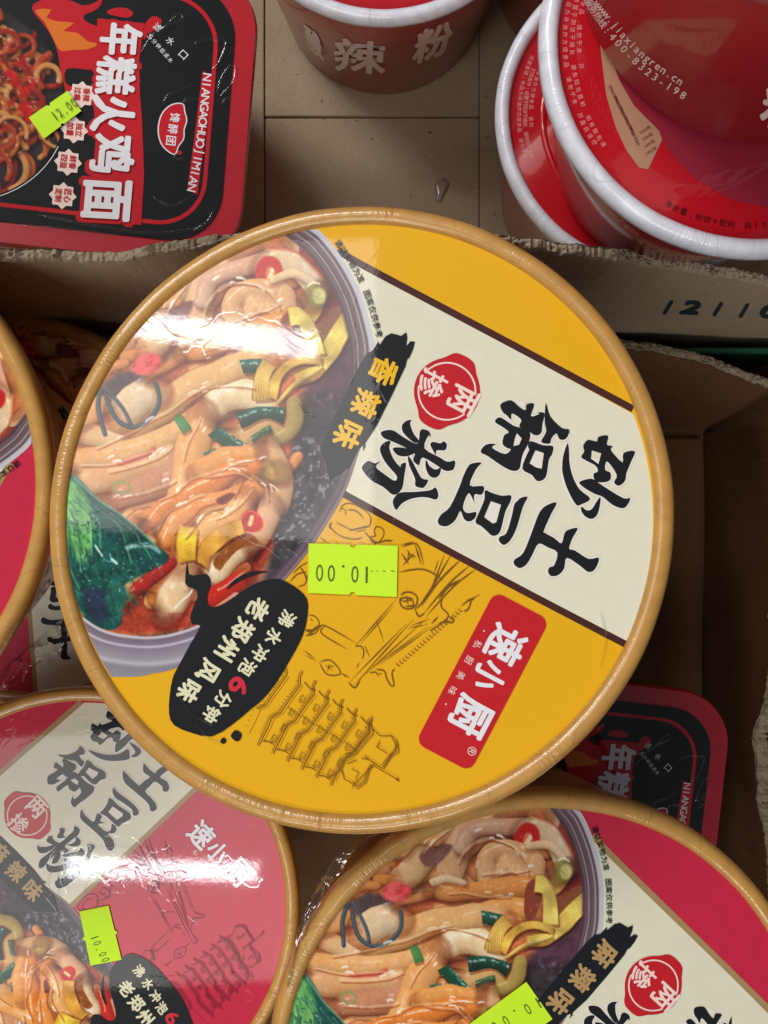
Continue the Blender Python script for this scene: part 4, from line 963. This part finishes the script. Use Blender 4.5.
# ================================================================== RED CUPS
CH = .08
CRIM = [(.0455, -.0012), (.0456, .0004), (.0462, .0014), (.0472, .0020), (.0482, .0020), (.0492, .0013), (.0498, .0002), (.0500, -.0012), (.0498, -.0030), (.0492, -.0036), (.0484, -.0036)]
def cup(label, x, y, ztop, rot, seed, tilt=(0, 0, 1), rb=.038):
    B = basis(tilt, rot).to_4x4(); r = empty('noodle_cup', Matrix.Translation(Vector((x, y, ztop - CH))) @ B); thing(r, label, 'noodle cup', 'red noodle cups with white rims')
    b = lathe('cup_body', [(.0482, CH - .0034), (.0475, CH - .006), (.0470, CH - .010), (rb + .0008, .001), (rb, 0), (.02, .0008), (.0005, .001)], 'cup_red', r, 140)
    rm = lathe('rim', CRIM, 'cup_rim', r, 260, True, .00012, CH, seed); ld = disc('lid', .0458, CH - .0011, M['cup_lid'], r)
    return r, b, rm, ld
def cpos(px, py, z): return ((px - 384) * (D - z) / F, (512 - py) * (D - z) / F)
x, y = cpos(384, -137, -.07); ca, cab, car, cal = cup('red noodle cup at the top centre with two large pale characters on its side', x, y, -.07, 0, 1)
x, y = cpos(656, 116, -.07); cb, cbb, cbr, cbl = cup('lowest red noodle cup of the stack at the upper right', x, y, -.07, .4, 2)
x, y = cpos(755, 42, .009); cc, ccb, ccr, ccl = cup('middle red noodle cup of the stack, its white rim and painted beige label reflection showing', x, y, .009, 1.0, 3, rb=.031)
x, y = cpos(768, -47, .010); cd, cdb, cdr, cdl = cup('topmost red noodle cup of the stack, cut off by the corner, with a phone number', x, y, .009 + CH, 2.0, 4, rb=.0432)
x, y = cpos(650, -160, -.07); ce, ceb, cer, cel = cup('red noodle cup at the top edge, mostly hidden behind the stack', x, y, -.07, .2, 5)
bpy.context.view_layer.update()
M['cup_white'] = mat('white cup lettering', (236, 214, 206), rough=.45, coat=.4)
g = G(); text(g, '辣', 360, 56, 31, (.995, .10), 50, .05, up=(.05, -1)); text(g, '粉', 433, 42, 33, (.94, -.34), 38, .05, up=(.22, -1)); text(g, '酸', 314, 42, 26, (.8, .6), 18, .04, up=(-.2, -1))
cast_put('lettering', g, 'cup_white', [cab], ca)
g = G(); curve_text(g, 'www.jiaxiangren.cn', [(599, 4), (611, 18), (628, 38), (648, 57), (681, 80)], 8.5, .02)
curve_text(g, '服务热线:400-8323-198', [(590, 2), (603, 22), (622, 45), (648, 70), (684, 94)], 8.0, .02); text(g, '粉', 790, 112, 40, (.94, .3), 56, .04, up=(.2, -1))
cast_put('lettering', g, 'cup_white', [cdb], cd)
M['faint'] = P('pale pink small print', (232, 150, 150)); M['darkred'] = P('dark red small print', (96, 8, 16))
def arc_text(g, s, cx, cy, r, a0, a1, size, inward=True, bold=.0):
    return curve_text(g, s, [(cx + r * math.cos(R_(a)), cy + r * math.sin(R_(a))) for a in np.linspace(a0, a1, 12)], size, bold)
g = G(); S1 = '注意事项:本品为非油炸方便食品 请勿干食 开盖后请尽快食用 避免烫伤'; S2 = '贮存条件:请置于阴凉干燥处 避免阳光直射 如有胀包请勿食用'
arc_text(g, S1[:26], 755, 42, 190, 205, 148, 5); arc_text(g, S2[:26], 755, 42, 183, 205, 146, 5); arc_text(g, S1[8:22], 755, 42, 176, 205, 172, 5)
cast_put('lettering', g, 'faint', [ccl], cc); g = G(); arc_text(g, '净含量:粉饼+配料 共105克', 755, 42, 184, 118, 82, 7, bold=.015); cast_put('lettering', g, 'darkred', [ccl], cc)
g = G(); arc_text(g, S1[:20], 656, 116, 137, 205, 163, 4.5); arc_text(g, S2[:20], 656, 116, 131, 200, 162, 4.5); arc_text(g, S1[8:18], 656, 116, 125, 200, 176, 4.5); cast_put('lettering', g, 'faint', [cbl], cb)
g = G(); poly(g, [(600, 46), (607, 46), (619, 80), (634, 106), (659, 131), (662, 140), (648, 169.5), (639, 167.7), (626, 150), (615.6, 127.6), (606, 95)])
g0 = G(); poly(g0, [(600, 30), (607, 46), (619, 80), (634, 106), (659, 131), (668, 150), (694, 178), (732, 200), (780, 210), (780, 60), (640, 20)]); M['rose'] = P('dull rose print', (146, 32, 54), film=1.2)
cast_put('film_window', g0, 'rose', [ccl], cc, .00008)
pn = cast_put('panel_reflection', g, 'label_reflection', [ccl], cc); g = G()  # reflection of a cup's side label, painted flat onto the lid
for i in range(5): text(g, '营养成分表每份', 614 + i * 5, 96 + i * 10, 3.4, (.42, .9), 22, 0)
for i in range(4): text(g, '105克', 645 + i * 2, 130 + i * 7, 3.5, (.8, -.5), 12, 0)
cast_put('lettering', g, 'darkred', [ccl], pn, .0002) if False else None
# small text needs the lid as its base but belongs to the painted label reflection
def cast_child(g, m, target, label_reflection, root, lift):
    o = cast_put('lettering', g, m, [target], root, lift); o.parent = label_reflection; return o
cast_child(g, 'darkred', ccl, pn, cc, .0003)
# raised centre of the red lids (dished step)
for rr, cz in ((cb, 1),): lathe('lid_step', [(.036, CH - .0009), (.0355, CH - .0004), (.0345, CH - .0003), (.0340, CH - .0009)], 'cup_lid', rr, 100)
M['film2'] = film_material('cup shrink film', .25, .12)

# ================================================================== BLACK PACKAGES
def flat_put(root, name, g, m, z, parent=None, frame=None):
    vs = [(frame(x, y)[0], frame(x, y)[1], z + q) for (x, y), q in zip(g.v, g.z)]; return mk(name, vs, g.f, m, parent or root)
ZP = -.084; PH = .064
pc = Vector(((118 - 384) * (D - ZP) / F, (512 - 110) * (D - ZP) / F, ZP - PH))
def fr(px, py): return ((px - 384) * (D - ZP) / F - pc.x, (512 - py) * (D - ZP) / F - pc.y)
def package(label, mtx, paint=True):
    r = empty('noodle_box', mtx); thing(r, label, 'noodle box', 'black and red noodle boxes'); ang = 6.5
    def outline(w, h, rad, cx=62, cy=104): return rrect(cx, cy, w, h, rad, ang - 2, 10)
    # tub body
    loops = []
    for w, h, rad, z in ((366, 298, 62, PH - .0005), (370, 302, 64, PH - .002), (370, 302, 64, PH - .005), (362, 294, 62, PH - .006), (352, 284, 60, PH - .012), (312, 246, 50, .002), (306, 240, 48, 0)):
        loops.append([(*fr(x, y), z) for x, y in outline(w, h, rad)])
    n = len(loops[0]); vs = [v for l in loops for v in l]; fs = [(a * n + i, a * n + (i + 1) % n, (a + 1) * n + (i + 1) % n, (a + 1) * n + i) for a in range(len(loops) - 1) for i in range(n)]; fs.append(tuple((len(loops) - 1) * n + i for i in range(n)))
    mk('tub', vs, fs, 'pack_red', r, True)
    g = G(); poly(g, outline(366, 298, 62)); flat_put(r, 'lid_flange', g, 'pack_red', PH - .0005, frame=fr)
    g = G(); poly(g, outline(326, 258, 52)); lid = flat_put(r, 'lid', g, 'pack_black', PH, frame=fr)
    g = G(); o = outline(290, 226, 46); stroke(g, o + [o[0]], 4.0, n=1); flat_put(r, 'border_line', g, 'red', PH + .00004, frame=fr)
    # flames
    z = lambda p: [(x / 6.4, y / 6.4) for x, y in p]
    g = G(); poly(g, z([(222, 130), (290, 70), (380, 55), (470, 68), (530, 90), (600, 70), (650, 35), (640, 80), (600, 120), (540, 150), (545, 185), (600, 210), (640, 215), (700, 180), (760, 190), (760, 420), (640, 440), (600, 490), (480, 488), (430, 500), (420, 560), (450, 600), (560, 620), (520, 690), (420, 660), (380, 400), (320, 260)]), 3); poly(g, z([(680, 130), (720, 95), (800, 90), (840, 120), (800, 150)]), 3); poly(g, z([(900, 210), (960, 130), (1020, 160), (940, 240)]), 3)
    flat_put(r, 'flame_print', g, 'red', PH + .00006, frame=fr)
    g = G(); poly(g, z([(240, 140), (340, 128), (310, 180), (380, 200), (480, 205), (410, 258), (500, 265), (560, 315), (630, 325), (560, 365), (480, 372), (400, 385), (360, 330), (300, 210)]), 2); flat_put(r, 'flame_print', g, 'orange', PH + .0001, frame=fr)
    # noodle dish print
    C = Canvas(-100, 0, 72, 222, 1.4); C.c[:] = np.array((52, 44, 46)) * (.7 + .6 * C.noise(12, 4))[..., None]
    dd = np.hypot((C.X + 30), (C.Y - 112)); rr_ = np.random.default_rng(12)
    C.c[dd > 94] *= .6
    C.c[dd < 74] = (150, 34, 22)
    for i in range(260):
        a = rr_.uniform(0, 6.28); q = 76 * math.sqrt(rr_.uniform(0, 1)); x0, y0 = -30 + q * math.cos(a), 108 + q * 1.05 * math.sin(a); b = rr_.uniform(0, 6.28); bd = rr_.choice([-1, 1]) * rr_.uniform(.15, .75); pts = []
        x, y_ = x0, y0
        for k in range(7): pts.append((x, y_)); x += 7 * math.cos(b); y_ += 7 * math.sin(b); b += bd
        col = [(206, 104, 44), (186, 66, 32), (164, 36, 26), (222, 150, 84)][rr_.integers(0, 4)]
        C.noodle(pts, rr_.uniform(3.6, 6.4), col, .9, .8, .6)
    for i in range(40):
        a = rr_.uniform(0, 6.28); q = 70 * math.sqrt(rr_.uniform(0, 1)); C.patch(circ(-30 + q * math.cos(a), 110 + q * math.sin(a), rr_.uniform(2, 6), 7), (188, 22, 18), 2, .5)
    C.fleck(160, dd < 74, (255, 225, 190), (.5, 1.4), .8)
    lidx = type('L', (), {})(); lidx.H = PH + .00006; lidx.loc = lambda x, y: (*fr(x, y), 0)
    ys = np.arange(18, 206, 1.2); hw = np.sqrt(np.maximum(97 ** 2 - (ys - 112) ** 2, 0)); image_mesh('dish_picture', C, ys, np.maximum(-30 - hw, -98), -30 + hw, 1.2, lidx, 2, r)
    # title
    rt_ = (-.085, 1); up = (1, .02); g = G(); h = G()
    for c, x, y, s, w in (('年', 120, 46, 40, 31), ('糕', 115, 82, 38, 38), ('火', 112, 120, 42, 36), ('鸡', 112, 159, 42, 38), ('面', 106, 205, 46, 40)):
        text(h, c, x, y, s + 3, rt_, w + 3, .10, up=up); text(g, c, x, y, s - 2, rt_, w - 2, .048, up=up)
    poly(h, [(97, 26), (142, 28), (137, 66), (138, 100), (140, 125), (142, 178), (139, 228), (84, 224), (92, 182), (96, 140), (92, 100), (96, 64)], 0)
    t = flat_put(r, 'title_backing', h, 'red', PH + .00012, frame=fr); flat_put(r, 'lettering', g, 'white', PH + .0007, t, fr)
    g = G(); poly(g, [(199, 72), (209, 76), (201, 140), (194, 195), (184, 192), (192, 130)]); t = flat_put(r, 'pinyin_strip', g, 'red', PH + .0001, frame=fr)
    g = G(); curve_text(g, 'NIANGAOHUOJIMIAN', [(203.5, 78), (200, 115), (195, 155), (188.5, 189)], 8.6, .02); flat_put(r, 'lettering', g, 'white', PH + .0002, t, fr)
    g = G(); lf = crom([(179, 106), (168, 108), (159, 118), (156, 134), (160, 148), (171, 156), (175, 148), (180, 140), (180.5, 131), (183, 122), (181, 113)], 4, True); poly(g, inflate(lf, 1)); t = flat_put(r, 'leaf_logo', g, 'white', PH + .0001, frame=fr)
    g = G(); poly(g, inflate(lf, -.2)); poly(g, circ(176.5, 154.5, 2.2, 10)) ; flat_put(r, 'logo_field', g, 'red', PH + .00015, t, fr); g = G(); letters(g, '馋醉团', (172, 120), (168, 143), 9.5, rt_, .03, 9); flat_put(r, 'lettering', g, 'white', PH + .00022, t, fr)
    g = G(); k = G()
    for (x, y), a, b in zip(((82, 102), (75, 137), (69, 169), (64, 202)), ('香辣', '独立', '鲜香', '匠心'), ('过瘾', '加量', '四溢', '定制')):
        for rot in (4, 49): poly(g, rrect(x, y, 19, 19, .5, rot, 1))
        text(k, a, x + 4.5, y, 6.5, rt_, 13, .03); text(k, b, x - 4, y - .5, 6.5, rt_, 13, .03)
    t = flat_put(r, 'badge_print', g, 'pinkw', PH + .0002, frame=fr); flat_put(r, 'lettering', k, 'red', PH + .00035, t, fr)
    g = G(); dgn = (.75, .66); letters(g, '滤水口', (155, 31), (180, 57), 7.5, dgn, .01, 7.5); letters(g, '5分钟后滤水', (148, 41), (167.5, 63), 4.6, dgn, .01, 4.5); flat_put(r, 'lettering', g, 'white', PH + .0002, frame=fr)
    g = G(); stroke(g, circ(-30, 112, 99, 30, a0=25, a1=70), .8, n=1); flat_put(r, 'border_line', g, 'white', PH + .0002, frame=fr)
    # creases in the clear wrap
    vs = []; fs = []
    cr = [[(160, 108), (166, 98), (180, 92), (192, 84)], [(180, 104), (186, 101), (196, 101)], [(139, 58), (150, 40), (160, 34), (172, 20), (178, 17), (179, 22), (170, 27), (158, 34)], [(190, 46), (206, 41), (213, 42), (222, 42), (219, 54), (214, 65), (207, 72)], [(214, 96), (216, 82), (224, 68), (231, 66), (229, 82), (216, 97)], [(170, 156), (174, 162), (181, 160)], [(40, 222), (90, 230), (150, 236), (200, 228)], [(20, 232), (80, 236), (120, 240)], [(210, 210), (204, 222), (190, 232)], [(150, 200), (170, 208), (190, 196)], [(218, 104), (222, 99), (228, 96)]]
    for p in cr:
        vs = []; fs = []; c = crom(p, 6); n0 = 0; t = np.gradient(c, axis=0); t /= np.linalg.norm(t, axis=1)[:, None]; nn = np.stack([-t[:, 1], t[:, 0]], 1)
        for i in range(len(c)):
            w = 1.5 * min(1, i / 3 + .2, (len(c) - 1 - i) / 3 + .2)
            for s_, hz in ((-1, 0), (-.4, .7), (.2, 1), (1, 0)):
                q = fr(*(c[i] + nn[i] * w * s_)); vs.append((q[0], q[1], PH + .0006 + .0005 * hz * w / 1.5))
        fs += [(n0 + i * 4 + j, n0 + i * 4 + j + 1, n0 + i * 4 + j + 5, n0 + i * 4 + j + 4) for i in range(len(c) - 1) for j in range(3)]
        mk('film_crease', vs, fs, 'film', r, True)
    return r
pk = package('black and red square noodle box at the upper left with a fried noodle picture', Matrix.Translation(pc) @ Matrix.Translation((.0015, 0, PH + .004)) @ Matrix.Rotation(R_(7.5), 4, 'Y') @ Matrix.Translation((0, 0, -PH)))
class FL: pass
fl = FL(); fl.H = PH; fl.loc = lambda x, y: (*fr(x, y), PH)
def fl_put(name, g, m, layer, parent): return flat_put(parent, name, g, m, PH + layer * 3e-5 + .0004, parent, fr)
fl.put = fl_put
st = sticker(fl, pk, [(32.5, 128), (69, 100), (82, 119), (46.5, 148)][::-1], '12.00', (57, 126), (75, 112), 9.5, (.78, -.60), layer=30)
# the copy lying deep under the bottom right bowl
zc = -.149; a = R_(-2)
pk2 = pk.copy(); COL.objects.link(pk2)
sc2 = Matrix.Translation(Vector((0, 0, 0)))
off_l = Vector((*fr(238, 60), 0)); tgt = Vector(((716 - 384) * (D - zc) / F, (512 - 772) * (D - zc) / F, zc - PH))
pk2.matrix_world = Matrix.Translation(tgt - Matrix.Rotation(a, 3, 'Z') @ off_l) @ Matrix.Rotation(a, 4, 'Z')
thing(pk2, 'black and red square noodle box lying in the dark beneath the bottom right bowl', 'noodle box', 'black and red noodle boxes')
for o in pk.children:
    if o.name.startswith('price_sticker'): continue
    c = o.copy(); COL.objects.link(c); c.parent = pk2
    for q in o.children: d = q.copy(); COL.objects.link(d); d.parent = c

# glue drop on the upper cardboard floor
gx, gy = fx(441), fy(190)
vs = []; fs = []; nA, nB = 24, 6
for j in range(nB + 1):
    u = j / nB
    for i in range(nA):
        t = 2 * math.pi * i / nA; ra = (1 - u) ** .6; rx = .0028 * (1 + .25 * math.sin(3 * t)); ry = .0062 * (1 + .15 * math.cos(2 * t + .5))
        x_ = rx * math.cos(t) * ra; y_ = ry * math.sin(t) * ra; vs.append((x_ + .22 * y_, y_, .0014 * math.sin(u * 1.57)))
fs = [(j * nA + i, j * nA + (i + 1) % nA, (j + 1) * nA + (i + 1) % nA, (j + 1) * nA + i) for j in range(nB) for i in range(nA)]
M['glue'] = mat('dried clear glue', (150, 132, 120), rough=.12, var=.1, spec=.9)
gl = mk('glue_drop', vs, fs, 'glue', None, True); gl.location = (gx, gy, ZF - .0008); thing(gl, 'dried glue blob on the cardboard floor below the top centre cup', 'glue drop')

# ================================================================== CAMERA, LIGHT
cd_ = bpy.data.cameras.new('camera'); cam = bpy.data.objects.new('camera', cd_); COL.objects.link(cam); cam.location = CAM
cd_.sensor_fit = 'VERTICAL'; cd_.sensor_height = 24; cd_.lens = 24 * F / 1024; cd_.clip_start = .005; cd_.clip_end = 50
sc.camera = cam
w = bpy.data.worlds.new('World'); sc.world = w; w.use_nodes = True
w.node_tree.nodes['Background'].inputs[0].default_value = (.80, .86, 1, 1); w.node_tree.nodes['Background'].inputs[1].default_value = .12
def mirror(lid, px, py, h):
    q = lid.loc(px, py); p = lid.m @ Vector(q); d = (p - CAM).normalized(); r = d - 2 * d.dot(lid.n) * lid.n
    return p + r * ((h - p.z) / r.z)
def tube(name, a, b, width, power, col=(1, .97, .92)):
    L = bpy.data.lights.new(name, 'AREA'); L.shape = 'RECTANGLE'; L.size = (b - a).length; L.size_y = width; L.energy = power; L.color = col
    o = bpy.data.objects.new(name, L); COL.objects.link(o); m = (a + b) / 2; x = (b - a).normalized(); z = (m - Vector((0, 0, -.05))).normalized()
    z = (z - x * z.dot(x)).normalized(); y = z.cross(x); o.matrix_world = Matrix.Translation(m) @ Matrix((x, y, z)).transposed().to_4x4(); return o
HL = 1.5
a, b = mirror(LM, 60, 316, HL), mirror(LM, 318, 346, HL); tube('ceiling_tube', a, b, .05, 1.7, (.93, .97, 1))
a, b = mirror(LBL, 66, 867, HL), mirror(LBL, 258, 873, HL); tube('ceiling_tube', a, b, .035, .95, (.93, .97, 1))
tube('added_soft_light', Vector((-2.4, 1.7, 2.0)), Vector((-.6, 1.7, 2.0)), .5, 44)  # soft key added for overall light, kept out of the lid reflections
tube('added_soft_light', Vector((-1.25, .66, 1.6)), Vector((-.42, .60, 1.6)), .6, 4.4)  # added dim area light that veils the yellow lid's upper left
tube('added_soft_light', Vector((-1.0, -.66, 1.6)), Vector((-.16, -.60, 1.6)), .5, 3.2)  # added dim area light standing for ceiling bounce on the lower-left lid
tube('added_soft_light', Vector((-1.5, -1.9, 1.9)), Vector((.3, -1.9, 1.9)), .5, 22)  # added fill that brightens the two lower lids
sc.view_settings.view_transform = 'Standard'; sc.view_settings.look = 'None'; sc.view_settings.exposure = 0.13; sc.view_settings.gamma = 1
